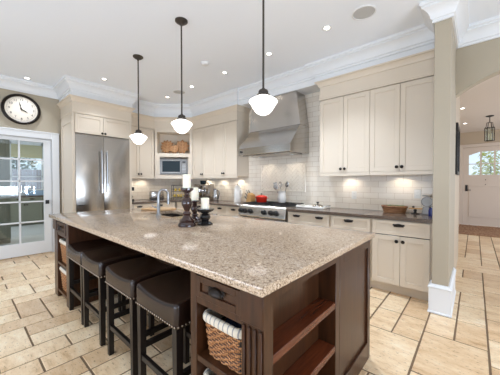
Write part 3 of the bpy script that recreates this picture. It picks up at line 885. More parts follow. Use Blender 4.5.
# worktop with a sink cut-out
SX0, SX1, SY0, SY1 = -3.02, -2.45, 1.52, 1.86
t = bmesh.new()
xs, ysl = [IX0, SX0, SX1, IX1], [IY0, SY0, SY1, IY1]
gv = [[t.verts.new((x, y, .898)) for y in ysl] for x in xs]
for i in range(3):
    for j in range(3):
        if (i, j) != (1, 1): t.faces.new((gv[i][j], gv[i + 1][j], gv[i + 1][j + 1], gv[i][j + 1]))
ret = bmesh.ops.extrude_face_region(t, geom=t.faces[:])
bmesh.ops.translate(t, verts=[q for q in ret['geom'] if isinstance(q, bmesh.types.BMVert)], vec=(0, 0, .037))
bmesh.ops.recalc_face_normals(t, faces=t.faces[:])
es = [e for e in t.edges if len(e.link_faces) == 2 and e.calc_face_angle() > .5]
bmesh.ops.bevel(t, geom=es, offset=.004, segments=2, affect='EDGES', profile=.5)
tag(B().merge(t).build('island_countertop', 'speckled_granite', None, 30), 'long polished beige speckled granite island worktop', 'countertop')
sk = thing('island_sink', 'undermounted stainless sink in the island worktop', 'sink', ((SX0 + SX1) / 2, (SY0 + SY1) / 2, .72))
b = B().box(SX0 - .01, SX0, SY0 - .01, SY1 + .01, .73, .897).box(SX1, SX1 + .01, SY0 - .01, SY1 + .01, .73, .897)
b.box(SX0, SX1, SY0 - .01, SY0, .73, .897).box(SX0, SX1, SY1, SY1 + .01, .73, .897).box(SX0, SX1, SY0, SY1, .72, .73)
b.build('basin', 'steel_small', sk, 0)
B().lathe([(.04, .7305), (.04, .734), (.02, .735), (0, .735)], ((SX0 + SX1) / 2, (SY0 + SY1) / 2, 0), 18).build('drain', 'chrome', sk)
# hollow the island body for the basin
body = [o for o in il.children if o.name.startswith('back_body')][0]
bpy.data.objects.remove(body)
b = B().box(LX, SX0 - .02, 1.27, BYI, 0, ZT).box(SX1 + .02, -.702, 1.27, BYI, 0, ZT).box(SX0 - .02, SX1 + .02, 1.27, BYI, 0, .70)
b.box(SX0 - .02, SX1 + .02, 1.27, SY0 - .02, .70, ZT).box(SX0 - .02, SX1 + .02, SY1 + .02, BYI, .70, ZT)
b.build('back_body', 'walnut', il, 0)
# faucet
fx, fy = -2.685, 1.49
fc = thing('kitchen_faucet', 'tall brushed steel gooseneck faucet on the island', 'faucet', (fx, fy, .935))
B().lathe([(.030, .935), (.030, .945), (.022, .952), (.019, .99), (.019, 1.06), (.015, 1.068)], (fx, fy, 0), 20).build('base', 'nickel', fc)
pts = [(fx, fy, 1.06), (fx, fy, 1.16)] + [(fx + .012 * (1 - math.cos(a)), fy + .055 * (1 - math.cos(a)), 1.165 + .06 * math.sin(a)) for a in [PI * k / 12 for k in range(1, 13)]]
pts += [(pts[-1][0], pts[-1][1], 1.12)]
B().tube(pts, .0145, 14).build('spout', 'nickel', fc)
B().lathe([(.013, 1.125), (.017, 1.11), (.017, 1.06), (.012, 1.055), (0, 1.055)], (pts[-1][0], pts[-1][1], 0), 16).build('spray_head', 'nickel', fc)
B().tube([(fx, fy, 1.02), (fx - .03, fy - .03, 1.025), (fx - .06, fy - .05, 1.05)], .007, 10).build('lever', 'nickel', fc)
# round-cornered cutting board by the sink
pts = []
for cx, cy, a0 in ((.15, .08, 0), (-.15, .08, 90), (-.15, -.08, 180), (.15, -.08, 270)):
    for k in range(7):
        a = R(a0 + k * 15); pts.append((cx + .06 * math.cos(a), cy + .06 * math.sin(a)))
o = B().prism(pts, 'z', 0, .022, .004).build('cutting_board', 'board_wood')
o.location = (-3.10, 1.965 - .02, .936); o.rotation_euler = (0, 0, R(20))
o.location = (-3.24, 1.80, .936)
tag(o, 'pale wooden cutting board behind the island faucet', 'cutting board')

# candlesticks and candles (a candle can be lifted off its holder)
def candlestick(label, x, y, h, s, m):
    pr = [(0, 0), (.072, 0), (.074, .012), (.060, .035), (.066, .045), (.040, .062), (.026, .085), (.034, .10), (.030, .108), (.020, .118), (.026, .135),
          (.040, .165), (.044, .19), (.036, .212), (.022, .228), (.028, .238), (.020, .25), (.022, .262), (.046, .280), (.054, .286), (.054, .30), (.040, .302), (0, .302)]
    k = h / .302
    o = B().lathe([(r * s, z * k) for r, z in pr], (0, 0, 0), 28).build('candle_holder', m)
    o.location = (x, y, .935)
    return tag(o, label, 'candlestick', 'turned candlesticks on the island')
def candle(label, x, y, z, r, h):
    o = thing('pillar_candle', label, 'candle', (x, y, z), 0, 'pillar candles on the island', True)
    B().lathe([(0, 0), (r, 0), (r, h * .93), (r * .9, h * .98), (r * .6, h), (r * .3, h * .985), (0, h * .98)], (0, 0, 0), 24).build('wax', 'wax', o)
    B().tube([(0, 0, h * .97), (.001, 0, h * 1.05), (.003, 0, h * 1.09)], .0016, 6).build('wick', 'black', o)
Z = .935
candlestick('tallest dark brown turned candlestick, in front on the island', -1.838, 1.28, .325, 1.02, 'darkgloss')
candle('ivory pillar candle on the tallest candlestick', -1.838, 1.28, Z + .325, .035, .115)
candlestick('dark brown turned candlestick half hidden behind the tallest one', -1.985, 1.47, .205, .92, 'darkgloss')
candle('cream pillar candle half hidden behind the tallest candlestick', -1.985, 1.47, Z + .205, .035, .12)
pr = [(0, 0), (.068, 0), (.070, .012), (.052, .022), (.030, .034), (.044, .052), (.050, .068), (.042, .088), (.024, .098), (.032, .104), (.056, .112), (.074, .122), (.080, .132), (.080, .142), (.05, .143), (0, .142)]
o = B().lathe(pr, (0, 0, 0), 28).build('candle_holder', 'blackgloss'); o.location = (-1.785, 1.432, Z)
tag(o, 'short black candle holder with a wide dish', 'candlestick', 'turned candlesticks on the island')
candle('white pillar candle on the short black holder', -1.785, 1.432, Z + .142, .036, .095)

# ------------------------------------------------------------------ baskets in the island
def rrect(hw, hd_, r, n=9):
    pts = []
    for cx, cy, a0 in ((hw - r, hd_ - r, 0), (-hw + r, hd_ - r, 90), (-hw + r, -hd_ + r, 180), (hw - r, -hd_ + r, 270)):
        for k in range(n):
            a = R(a0 + 90 * k / (n - 1)); pts.append((cx + r * math.cos(a), cy + r * math.sin(a)))
    return pts
def dense(pts, step):
    out = []
    for i, p in enumerate(pts):
        q = pts[(i + 1) % len(pts)]; L = math.hypot(q[0] - p[0], q[1] - p[1]); n = max(1, int(L / step))
        out += [(p[0] + (q[0] - p[0]) * k / n, p[1] + (q[1] - p[1]) * k / n) for k in range(n)]
    return out
def basket(label, loc, hw, hd_, h, group):
    t = thing('wicker_basket', label, 'basket', loc, 0, group, True)
    b = B(); rows = int(h / .0115); ph = 0
    for i in range(rows):
        z = .007 + i * .0115; s = .88 + .12 * i / rows
        pts = dense(rrect(hw * s, hd_ * s, .03, 4), .012)
        P = []
        for k, (x, y) in enumerate(pts):
            L = math.hypot(x, y); f = 1 + (.0030 if (k // 2 + i) % 2 == 0 else -.0030) / max(L, .02)
            P.append((x * f, y * f, z))
        b.tube(P, .0062, 5, True)
    b.build('woven_body', 'wicker', t, 60)
    B().prism(rrect(hw * .84, hd_ * .84, .03), 'z', .004, .014).build('bottom', 'wicker', t, 0)
    b = bmesh.new(); ring = rrect(1, 1, .1, 4)
    lo = [b.verts.new((x * (hw * .88 - .003) , y * (hd_ * .88 - .003), .006)) for x, y in ring]; hi = [b.verts.new((x * (hw - .003), y * (hd_ - .003), h - .01)) for x, y in ring]
    for k in range(len(ring)): b.faces.new((lo[k], lo[(k + 1) % len(ring)], hi[(k + 1) % len(ring)], hi[k]))
    B().merge(b).build('weave_shade', 'gap', t, 0)  # dark sheet added inside the basket to shade the weave gaps
    st = B()
    for (x, y) in dense(rrect(hw * .985, hd_ * .985, .03, 3), .05):
        st.tube([(x * .88, y * .88, .004), (x * .95, y * .95, h * .5), (x, y, h)], .004, 5)
    st.build('stakes', 'wicker', t)
    pr = [(-.022, h - .05), (-.018, h + .004), (-.006, h + .015), (.008, h + .013), (.015, h + .002), (.016, h - .012), (.011, h - .022), (.007, h - .019), (.004, h - .008), (-.010, h - .05)]
    b = bmesh.new(); ring = dense(rrect(hw, hd_, .035, 5), .018); rs = []
    for k, (x, y) in enumerate(ring):
        L = math.hypot(x, y); dx, dy = x / L, y / L; wob = .004 * math.sin(k * 1.1)
        rs.append([b.verts.new((x + dx * o_, y + dy * o_, z + (wob if z < h - .03 else 0))) for o_, z in pr])
    n = len(rs); m_ = len(pr)
    for i in range(n):
        for q in range(m_): b.faces.new((rs[i][q], rs[i][(q + 1) % m_], rs[(i + 1) % n][(q + 1) % m_], rs[(i + 1) % n][q]))
    bmesh.ops.recalc_face_normals(b, faces=b.faces[:])
    B().merge(b).build('cloth_liner', 'linen', t, 60)
    return t
GB = 'lined wicker baskets in the island'
basket('large wicker basket with striped liner below the near drawer', (-.840, .905, .4865), .124, .145, .19, GB)
basket('wicker basket on the bottom shelf under the near basket', (-.840, .905, .1015), .124, .145, .285, GB)
basket('wicker basket on the upper shelf beyond the stools', (-3.398, .90, .4115), .155, .145, .24, GB)
basket('wicker basket on the lower shelf beyond the stools', (-3.398, .90, .0965), .155, .145, .24, GB)
t = bmesh.new(); bmesh.ops.create_icosphere(t, subdivisions=4, radius=1)
from mathutils import noise as mn
for v in t.verts:
    f = 1 + .35 * (mn.noise(v.co * 2.3) + .4 * mn.noise(v.co * 5)); v.co = Vector((v.co.x * .066 * f, v.co.y * .09 * f, v.co.z * .045 * f))
o = B().merge(t).build('cotton_cloth', 'navy', None, 60); o.location = (-.840, .905, .628)
tag(o, 'crumpled navy cloth inside the large near basket', 'cloth')

# ------------------------------------------------------------------ counter stools
def make_stool():
    t = thing('counter_stool', 'dark leather saddle stool nearest the camera, beside the basket', 'stool', (0, 0, 0), 0, 'leather counter stools under the island', True)
    hw, dp, zb, zt = .226, .38, .535, .672
    s = B().box(-hw, hw, 0, dp, zb, zt, .022, 4)
    for k in range(1, 14):
        x = -hw + 2 * hw * k / 14
        bmesh.ops.bisect_plane(s.bm, geom=s.bm.verts[:] + s.bm.edges[:] + s.bm.faces[:], plane_co=(x, 0, 0), plane_no=(1, 0, 0))
    for k in range(1, 8):
        y = dp * k / 8
        bmesh.ops.bisect_plane(s.bm, geom=s.bm.verts[:] + s.bm.edges[:] + s.bm.faces[:], plane_co=(0, y, 0), plane_no=(0, 1, 0))
    for v in s.bm.verts:
        f = (v.co.z - zb) / (zt - zb)
        u_ = abs(v.co.x) / hw
        v.co.z += f * (.030 * u_ ** 2.2 - .022 + .012 * math.sin(PI * max(0, min(1, v.co.y / dp))))
        if 0 < f < .98: v.co.x *= 1 + .012 * math.sin(PI * f)
    bmesh.ops.recalc_face_normals(s.bm, faces=s.bm.faces[:])
    s.build('seat', 'leather', t, 50)
    nb = B()
    for k in range(20): nb.ball((-hw + .012 + (2 * hw - .024) * k / 19, -.002, zb + .022), (.0055, .003, .0055), 8)
    for sx in (-1, 1):
        for k in range(16): nb.ball((sx * (hw + .002), .014 + (dp - .028) * k / 15, zb + .022), (.003, .0055, .0055), 8)
    nb.build('nailhead_trim', 'nail', t)
    for sx in (-1, 1):
        for y0 in (.006, dp - .048):
            l = bmesh.new()
            a, c = (sx * (hw - .006), sx * (hw - .048)); lo, hi = min(a, c), max(a, c)
            vs = [l.verts.new(p) for p in ((lo + .004, y0 + .004, 0), (hi - .004, y0 + .004, 0), (hi - .004, y0 + .038, 0), (lo + .004, y0 + .038, 0), (lo, y0, .545), (hi, y0, .545), (hi, y0 + .042, .545), (lo, y0 + .042, .545))]
            for f in ((3, 2, 1, 0), (4, 5, 6, 7), (0, 1, 5, 4), (1, 2, 6, 5), (2, 3, 7, 6), (3, 0, 4, 7)): l.faces.new([vs[i] for i in f])
            bmesh.ops.recalc_face_normals(l, faces=l.faces[:])
            B().merge(l).build('leg', 'espresso_leg', t, 0)
    st = hw - .02
    B().box(-st, st, .014, .038, .20, .235, .002).build('stretcher', 'espresso_leg', t)
    B().box(-st, st, dp - .038, dp - .014, .20, .235, .002).build('stretcher', 'espresso_leg', t)
    for sx in (-1, 1):
        x = sx * (hw - .027); B().box(x - .012, x + .012, .03, dp - .03, .26, .295, .002).build('stretcher', 'espresso_leg', t)
    return t
st0 = make_stool()
st0.location = (-1.362, .722, 0)
dup(st0, (-1.868, .722, 0), 'dark leather saddle stool second from the camera')
dup(st0, (-2.435, .722, 0), 'dark leather saddle stool third from the camera')
dup(st0, (-2.899, .722, 0), 'dark leather saddle stool farthest from camera, beside the far baskets')

# ------------------------------------------------------------------ pendants and ceiling fittings
def make_pendant():
    t = thing('pendant_lamp', 'schoolhouse pendant lamp with white globe nearest the camera', 'pendant lamp', (0, 0, 0), 0, 'white glass schoolhouse pendants over the island', True)
    B().lathe([(0, CEIL), (.068, CEIL), (.068, CEIL - .012), (.045, CEIL - .03), (.016, CEIL - .042), (.010, CEIL - .06), (0, CEIL - .06)], (0, 0, 0), 24).build('ceiling_canopy', 'rodmetal', t)
    B().lathe([(.0085, 2.055), (.0085, CEIL - .05)], (0, 0, 0), 10).build('rod', 'rodmetal', t)
    B().lathe([(0, 2.065), (.012, 2.062), (.016, 2.052), (.034, 2.046), (.040, 2.034), (.040, 2.018), (.054, 2.008), (.056, 1.998), (.050, 1.992), (0, 1.992)], (0, 0, 0), 24).build('fitter', 'rodmetal', t)
    pr = [(0, 1.997), (.052, 1.997), (.060, 1.990), (.086, 1.978), (.108, 1.965), (.115, 1.954), (.111, 1.944), (.100, 1.932), (.093, 1.920), (.086, 1.906), (.070, 1.882), (.050, 1.862), (.026, 1.849), (0, 1.845)]
    B().lathe(pr, (0, 0, 0), 32).build('globe_shade', 'opal_glass', t, 60)
    return t
p0 = make_pendant(); p0.location = (-1.285, 1.625, 0)
dup(p0, (-2.437, 1.635, 0), 'schoolhouse pendant lamp with white globe, middle of three')
dup(p0, (-3.58, 1.69, 0), 'schoolhouse pendant lamp with white globe nearest the fridge')
def make_down():
    t = thing('recessed_light', 'recessed ceiling light', 'ceiling light', (0, 0, 0), 0, 'recessed kitchen ceiling lights', True)
    B().lathe([(.052, 0), (.030, .0), (.030, -.003), (.052, -.007), (.056, -.004), (.056, 0)], (0, 0, 0), 24).build('trim_ring', 'white_paint', t)
    B().lathe([(0, -.001), (.030, -.001), (.028, -.0045), (0, -.005)], (0, 0, 0), 20).build('lens', 'lamp_lens', t)
    return t
def lamp(x, y, z, e, ang_=96, col=(.875, .96, 1.10)):
    l = bpy.data.lights.new('downlight_lamp', 'SPOT'); l.energy = e; l.color = col; l.spot_size = R(ang_); l.spot_blend = .8; l.shadow_soft_size = .035
    o = bpy.data.objects.new('downlight_lamp', l); o.location = (x, y, z - .03); C.objects.link(o)
d0 = make_down()
spots = [(-1.295, 2.81, 'recessed ceiling light nearest the round ceiling speaker'), (-2.145, 2.84, 'recessed ceiling light in front of the range hood'),
         (-3.047, 2.85, 'recessed ceiling light before the left wall cabinets'), (-3.935, 2.86, 'recessed ceiling light between hood and corner'),
         (-4.79, 2.87, 'recessed ceiling light nearest the corner niche'), (-4.78, 1.665, 'recessed ceiling light above the fridge front'), (-5.72, .79, 'recessed ceiling light above the wall clock')]
for i, (x, y, lab) in enumerate(spots):
    if i == 0: d0.location = (x, y, CEIL); d0['label'] = lab
    else: dup(d0, (x, y, CEIL), lab)
    lamp(x, y, CEIL, 30 if y < 2 else 84)
for x, y, lab in ((-4.3, -.6, 'added unseen recessed light behind the camera, left'), (-2.9, -.6, 'added unseen recessed light behind the camera, middle'), (-1.4, -.6, 'added unseen recessed light behind the camera, right'), (1.0, 1.6, 'added unseen recessed light right of the camera')):
    dup(d0, (x, y, CEIL), lab); lamp(x, y, CEIL, 38)  # out-of-view lights added to brighten the near floor
HC = 2.87
for x, y, lab in ((-.212, 7.0, 'recessed hall ceiling light nearer the arch'), (-.213, 8.8, 'recessed hall ceiling light nearer the front door')):
    q = dup(d0, (x, y, HC), lab); q['group'] = 'recessed hall ceiling lights'
    lamp(x + .05, y, HC, 14)
def speaker(x, y, label):
    t = thing('ceiling_speaker', label, 'speaker', (x, y, CEIL), 0, 'round ceiling speakers', True)
    B().lathe([(.118, 0), (.118, -.006), (.108, -.009), (.105, -.005), (.105, 0)], (0, 0, 0), 32).build('rim', 'white_paint', t)
    B().lathe([(0, -.006), (.105, -.004), (.105, -.001), (0, -.001)], (0, 0, 0), 32).build('grille', 'grey', t)
speaker(-.89, 2.815, 'round grey ceiling speaker nearest the camera')
speaker(-4.36, 2.865, 'round grey ceiling speaker near the corner niche')
tag(B().lathe([(.06, 0), (.06, -.02), (.045, -.034), (.02, -.036), (0, -.036)], (-3.02, 2.43, CEIL), 24).build('smoke_detector', 'white_paint'), 'small white smoke detector on the ceiling', 'smoke detector')

# under-cabinet puck lights, recessed behind the light rails
def puck(x, y, e=3.2, z=None):
    l = bpy.data.lights.new('undercabinet_puck', 'SPOT'); l.energy = e; l.color = (1, .90, .78); l.spot_size = R(150); l.spot_blend = .6; l.shadow_soft_size = .03
    o = bpy.data.objects.new('undercabinet_puck', l); o.location = (x, y, z or UZ0 + .03); C.objects.link(o)
for x in (-1.397, -.72): puck(x, YW - .13, 3.6)
for x in (-4.72, -4.2, -3.7): puck(x, YW - .13, 5)
puck(XC + .14, 2.52, 5); puck(XC + .14, 2.85, 4); puck(-5.46, 3.36, 5)
puck(-2.95, 3.70, 3, 1.765); puck(-2.36, 3.70, 3, 1.765)

# ------------------------------------------------------------------ wall clock
ck = thing('wall_clock', 'round dark framed wall clock above the french door', 'clock', (XW, .745, 2.59))
cy, cz = .745, 2.59
B().lathe([(.216, .004), (.222, .03), (.238, .042), (.255, .034), (.265, .012), (.265, .001), (.216, .001)], (XW, cy, cz), 48, 'x', False).build('frame', 'bronze', ck)
m_ = mat('clock_paper', (214, 204, 188), .6); M['paper'] = m_
B().lathe([(0, .012), (.220, .012), (.220, .001), (0, .001)], (XW, cy, cz), 48, 'x').build('dial_face', 'paper', ck)
def text_mesh(s, size):
    cu = bpy.data.curves.new('txt', 'FONT'); cu.body = s; cu.size = size; cu.align_x = 'CENTER'; cu.align_y = 'CENTER'; cu.extrude = .0006
    ob = bpy.data.objects.new('txt', cu); C.objects.link(ob)
    dg = bpy.context.evaluated_depsgraph_get(); dg.update()
    me = bpy.data.meshes.new_from_object(ob.evaluated_get(dg))
    bm = bmesh.new(); bm.from_mesh(me)
    bpy.data.objects.remove(ob); bpy.data.curves.remove(cu); bpy.data.meshes.remove(me)
    return bm
nb = B()
for h in range(1, 13):
    a = R(90 - 30 * h)
    tb = text_mesh(str(h), .052)
    # text x -> world +y, text y -> world z, normal -> +x
    tb.transform(Matrix(((0, 0, 1, XW + .0135), (1, 0, 0, cy + .162 * math.cos(a)), (0, 1, 0, cz + .162 * math.sin(a)), (0, 0, 0, 1))))
    nb.merge(tb)
nb.build('numerals', 'black', ck, 0)
tk = B()
for k in range(60):
    a = R(6 * k); q = B(); q.box(-.0006, .0006, -.0015, .0015, .188, .198 if k % 5 else .202)
    q.xf(Matrix.Translation((XW + .0135, cy, cz)) @ Matrix.Rotation(a, 4, 'X'))
    me = bpy.data.meshes.new('x'); q.bm.to_mesh(me); q.bm.free(); tk.bm.from_mesh(me); bpy.data.meshes.remove(me)
tk.build('minute_track', 'black', ck, 0)
def hand(name, deg, L, wd, off):
    q = B().prism([(-wd, -.025), (wd, -.025), (wd * 1.6, L * .6), (0, L), (-wd * 1.6, L * .6)], 'x', off, off + .002)
    q.xf(Matrix.Translation((XW, cy, cz)) @ Matrix.Rotation(R(deg), 4, 'X'))
    q.build(name, 'black', ck, 0)
hand('hour_hand', -118, .095, .005, .017); hand('minute_hand', 14, .135, .004, .020)
B().lathe([(0, .024), (.009, .024), (.009, .012)], (XW, cy, cz), 14, 'x').build('hub', 'black', ck)

# ------------------------------------------------------------------ things on the back worktops
ZC = .9155
def on(name, label, cat, x, y, z=ZC, rot=0, group=None): return thing(name, label, cat, (x, y, z), rot, group, True)
t = on('kettle', 'tall white canister kettle left of the knife block', 'kettle', -3.60, 3.72)
B().lathe([(0, 0), (.072, 0), (.074, .01), (.070, .20), (.062, .30), (.048, .335), (.02, .345), (0, .346)], (0, 0, 0), 28).build('body', 'ceramic', t)
B().lathe([(.009, .345), (.009, .36), (.014, .365), (.014, .378), (0, .382)], (0, 0, 0), 14).build('lid_knob', 'black', t)
B().tube([(.068, 0, .26), (.11, 0, .25), (.12, 0, .19), (.10, 0, .11), (.07, 0, .08)], .008, 10).build('handle', 'ceramic', t)
t = on('knife_block', 'wooden knife block full of black knives beside the range', 'knife block', -3.235, 3.70, ZC, R(-20))
B().prism([(-.11, 0), (.09, 0), (.10, .16), (-.02, .20)], 'y', -.05, .05, .004).build('block', 'knife_wood', t)
for i in range(3):
    for j in range(2):
        k = B().box(-.010, .010, -.007, .007, 0, .115, .003)
        k.xf(Matrix.Translation((-.045 - i * .028, -.022 + j * .044, .185 - i * .062)) @ Matrix.Rotation(R(-57), 4, 'Y'))
        k.build('knife_handle', 'black', t)
t = on('dutch_oven', 'small red enamel dutch oven on the range', 'pot', -2.885, 3.60, .9585)
B().lathe([(0, 0), (.085, 0), (.098, .02), (.102, .085), (.106, .09), (0, .09)], (0, 0, 0), 28).build('pot_body', 'red', t)
B().lathe([(.106, .091), (.106, .098), (.09, .112), (.05, .126), (0, .130)], (0, 0, 0), 28).build('lid', 'red', t)
B().lathe([(.006, .128), (.006, .14), (.016, .146), (.016, .156), (0, .16)], (0, 0, 0), 14).build('lid_knob', 'black', t)
for s in (-1, 1): B().tube([(s * .10, -.03, .075), (s * .135, -.02, .078), (s * .135, .02, .078), (s * .10, .03, .075)], .007, 8).build('handle', 'red', t)
t = on('spoon_rest', 'small dark spoon rest in front of the red dutch oven', 'spoon rest', -2.66, 3.52, .9585)
B().lathe([(0, .002), (.04, 0), (.05, .012), (.045, .010), (.0, .006)], (0, 0, 0), 20).build('dish', 'iron', t)
B().tube([(0, 0, .012), (.05, .02, .02), (.11, .05, .022)], .005, 8).build('spoon', 'iron', t)
t = on('utensil_crock', 'cream crock beside the range top holding steel utensils', 'crock', -2.56, 3.77, .9585)
B().lathe([(0, 0), (.062, 0), (.075, .03), (.080, .09), (.070, .15), (.066, .185), (.074, .20), (.066, .20), (.058, .18), (.0, .03)], (0, 0, 0), 28).build('crock_body', 'ceramic', t)
GU = 'steel utensils in the crock'
def utensil(kind, label, dx, dy, lean, az, L):
    o = thing(kind, label, 'utensil', (-2.56 + dx, 3.77 + dy, .9585 + .06), 0, GU, True)
    o.rotation_euler = (0, R(lean), R(az))
    B().tube([(0, 0, 0), (0, 0, L)], .0045, 8).build('handle', 'steel_small', o)
    if kind == 'whisk':
        b = B()
        for q in range(6):
            a = PI * q / 6; pts = [(math.cos(a) * .033 * math.sin(s * PI / 10), math.sin(a) * .033 * math.sin(s * PI / 10), L + .11 * (s / 10) ** .8) for s in range(11)]
            b.tube(pts, .0018, 5); b.tube([(-x, -y, z) for x, y, z in pts], .0018, 5)
        b.build('wires', 'steel_small', o)
    elif kind == 'slotted_spatula':
        b = B()
        for q in range(4): b.box(-.032 + q * .018, -.020 + q * .018, -.002, .002, L, L + .10)
        b.box(-.034, .036, -.002, .002, L + .10, L + .112).box(-.034, .036, -.002, .002, L - .008, L + .004)
        b.build('blade', 'steel_small', o, 0)
    else:
        B().ball((0, 0, L + .04), (.036, .009, .052), 16).build('bowl', 'steel_small', o)
utensil('whisk', 'steel whisk in the crock, middle', -.01, .01, -6, 20, .20)
utensil('slotted_spatula', 'slotted steel spatula leaning left in the crock', -.03, -.01, -20, 10, .20)
utensil('serving_spoon', 'steel serving spoon leaning right in the crock', .03, 0, 16, 0, .23)
utensil('serving_spoon', 'steel serving spoon leaning far left in the crock', -.035, .01, -30, 0, .20)
t = on('serving_tray', 'white rectangular tray on the worktop right of the range', 'tray', -1.90, 3.66)
b = B().box(-.22, .22, -.12, .12, 0, .010, .003).box(-.235, -.215, -.12, .12, .004, .035, .004).box(.215, .235, -.12, .12, .004, .035, .004).box(-.235, .235, -.13, -.11, .004, .028, .004).box(-.235, .235, .11, .13, .004, .028, .004)
b.build('tray_body', 'ceramic', t)
for s in (-1, 1): B().tube([(s * .23, -.05, .03), (s * .26, -.05, .045), (s * .26, .05, .045), (s * .23, .05, .03)], .006, 8).build('handle', 'steel_small', t)
t = on('domed_dish', 'small covered silver dish with dark knob on the white tray', 'dish', -1.83, 3.68, ZC + .011)
B().lathe([(0, 0), (.075, 0), (.085, .012), (.075, .03), (.04, .045), (0, .05)], (0, 0, 0), 24).build('dish_body', 'steel_small', t)
B().lathe([(.006, .048), (.006, .056), (.02, .064), (.02, .078), (0, .084)], (0, 0, 0), 14).build('lid_knob', 'iron', t)
# bread basket
t = on('bread_basket', 'long oval wicker basket on the right worktop', 'basket', -.785, 3.74)
b = B()
for i in range(6):
    s = .86 + .028 * i
    b.tube([(math.cos(a) * .14 * s * (1 + .012 * ((k + i) % 2)), math.sin(a) * .085 * s, .008 + i * .0125) for k, a in enumerate([2 * PI * k / 40 for k in range(40)])], .0075, 6, True)
b.build('woven_body', 'wicker', t, 60)
B().lathe([(0, .003), (.085, .003), (.085, .01), (0, .01)], (0, 0, 0), 24).xf(Matrix.Diagonal((1.35, .85, 1, 1))).build('bottom', 'wicker', t)
B().tube([(math.cos(a) * .146, math.sin(a) * .09, .082) for a in [2 * PI * k / 40 for k in range(40)]], .011, 8, True).build('rim', 'wicker', t)
b = B(); rnd = random.Random(3)
for k in range(60):
    a = rnd.uniform(0, 2 * PI); r = math.sqrt(rnd.random())
    q = B().ball((0, 0, 0), (.022, .010, .003), 8)
    q.xf(Matrix.Translation((math.cos(a) * .11 * r, math.sin(a) * .06 * r, .075 + rnd.uniform(0, .018))) @ Matrix.Rotation(rnd.uniform(0, PI), 4, 'Z') @ Matrix.Rotation(rnd.uniform(-.7, .7), 4, 'X'))
    me = bpy.data.meshes.new('x'); q.bm.to_mesh(me); q.bm.free(); b.bm.from_mesh(me); bpy.data.meshes.remove(me)
o = b.build('herb_leaves', 'leafgreen'); o.location = (-.785, 3.74, ZC); o['kind'] = 'stuff'; o['label'] = 'green leaves filling the long wicker basket'; o['category'] = 'leaves'
# small stand
t = on('pedestal_stand', 'small wooden pedestal stand right of the long basket', 'stand', -.556, 3.76)
B().lathe([(0, 0), (.045, 0), (.047, .006), (.018, .014), (.014, .03), (.020, .045), (.012, .06), (0, .062)], (0, 0, 0), 20).build('foot', 'iron', t)
B().box(-.07, .075, -.016, .016, .060, .075, .004).build('top', 'knife_wood', t)
B().ball((-.02, 0, .086), (.016, .012, .014), 10).build('finial', 'iron', t)
t = on('kitchen_scale', 'round dial kitchen scale beside the taupe wall end', 'scale', -.432, 3.77)
B().lathe([(0, .0), (.062, 0), (.062, -.035), (0, -.035)], (0, 0, .158), 28, 'y').build('dial_case', 'dial', t)
B().lathe([(0, -.036), (.050, -.036), (.050, -.038), (0, -.038)], (0, 0, .158), 28, 'y').build('dial_face', 'grey', t)
B().prism([(-.055, 0), (.055, 0), (.04, .10), (-.04, .10)], 'y', -.05, .05, .006).build('base', 'dial', t)
B().lathe([(0, .0), (.05, .002), (.06, .01), (.0, .008)], (0, 0, .222), 24).build('pan', 'dial', t)
o = on('glass_jar', 'cobalt blue glass jar in front of the kitchen scale', 'jar', -.372, 3.63)
B().lathe([(0, 0), (.032, 0), (.034, .01), (.034, .07), (.026, .085), (.026, .10), (.0, .10)], (0, 0, 0), 20).build('jar_body', 'cobalt', o)
B().lathe([(.028, .101), (.028, .112), (0, .114)], (0, 0, 0), 20).build('lid', 'steel_small', o)
# toaster
t = on('toaster', 'long stainless toaster near the corner', 'toaster', -5.60, 3.06, ZC, R(78))
B().box(-.15, .15, -.085, .085, .02, .195, .025, 3).build('body', 'steel_small', t)
B().box(-.14, .14, -.075, .075, 0, .03).build('base', 'black', t)
for y in (-.035, .035): B().box(-.12, .12, y - .014, y + .014, .190, .1965).build('slot', 'black', t, 0)
B().box(.148, .165, -.012, .012, .10, .125, .003).build('lever', 'black', t)
# two tier rack with lemons
rx, ry = -5.27, 3.47
t = on('wire_rack', 'black two-tier wire fruit rack in the corner', 'rack', rx, ry, ZC, R(45))
b = B()
for x in (-.17, .17):
    for y in (-.09, .09): b.tube([(x, y, 0), (x, y, .33)], .006, 8)
for z in (.05, .19):
    for e in (0, .05): b.tube([(-.17, -.09, z + e), (.17, -.09, z + e), (.17, .09, z + e), (-.17, .09, z + e)], .004, 6, True)
    for k in range(9): b.tube([(-.16 + k * .04, -.09, z), (-.16 + k * .04, .09, z)], .0025, 5)
b.tube([(-.17, -.09, .33), (.17, -.09, .33), (.17, .09, .33), (-.17, .09, .33)], .005, 6, True)
b.build('wire_frame', 'black', t)
rnd = random.Random(5)
c_, s_ = math.cos(R(45)), math.sin(R(45))
lem = None
place = ['left end of the lower rack tier', 'left middle of the lower rack tier', 'right middle of the lower rack tier', 'right end of the lower rack tier', 'left end of the upper rack tier', 'middle of the upper rack tier', 'right end of the upper rack tier']
for i, (px, pz) in enumerate(((-.115, .05), (-.04, .05), (.035, .05), (.11, .05), (-.09, .19), (.0, .19), (.09, .19))):
    py = (-.03, .02)[i % 2]
    if lem is None:
        lem = B().lathe([(0, 0), (.012, .003), (.028, .016), (.035, .034), (.028, .053), (.012, .066), (.006, .07), (0, .074)], (0, 0, -.037), 18).build('lemon', 'yellow'); o = lem
    else:
        o = lem.copy(); C.objects.link(o)
    o.location = (rx + px * c_ - py * s_, ry + px * s_ + py * c_, ZC + pz + .0385); o.rotation_euler = (R(90), 0, R(30 * i))
    tag(o, 'yellow lemon at the ' + place[i], 'lemon', 'lemons in the wire rack')
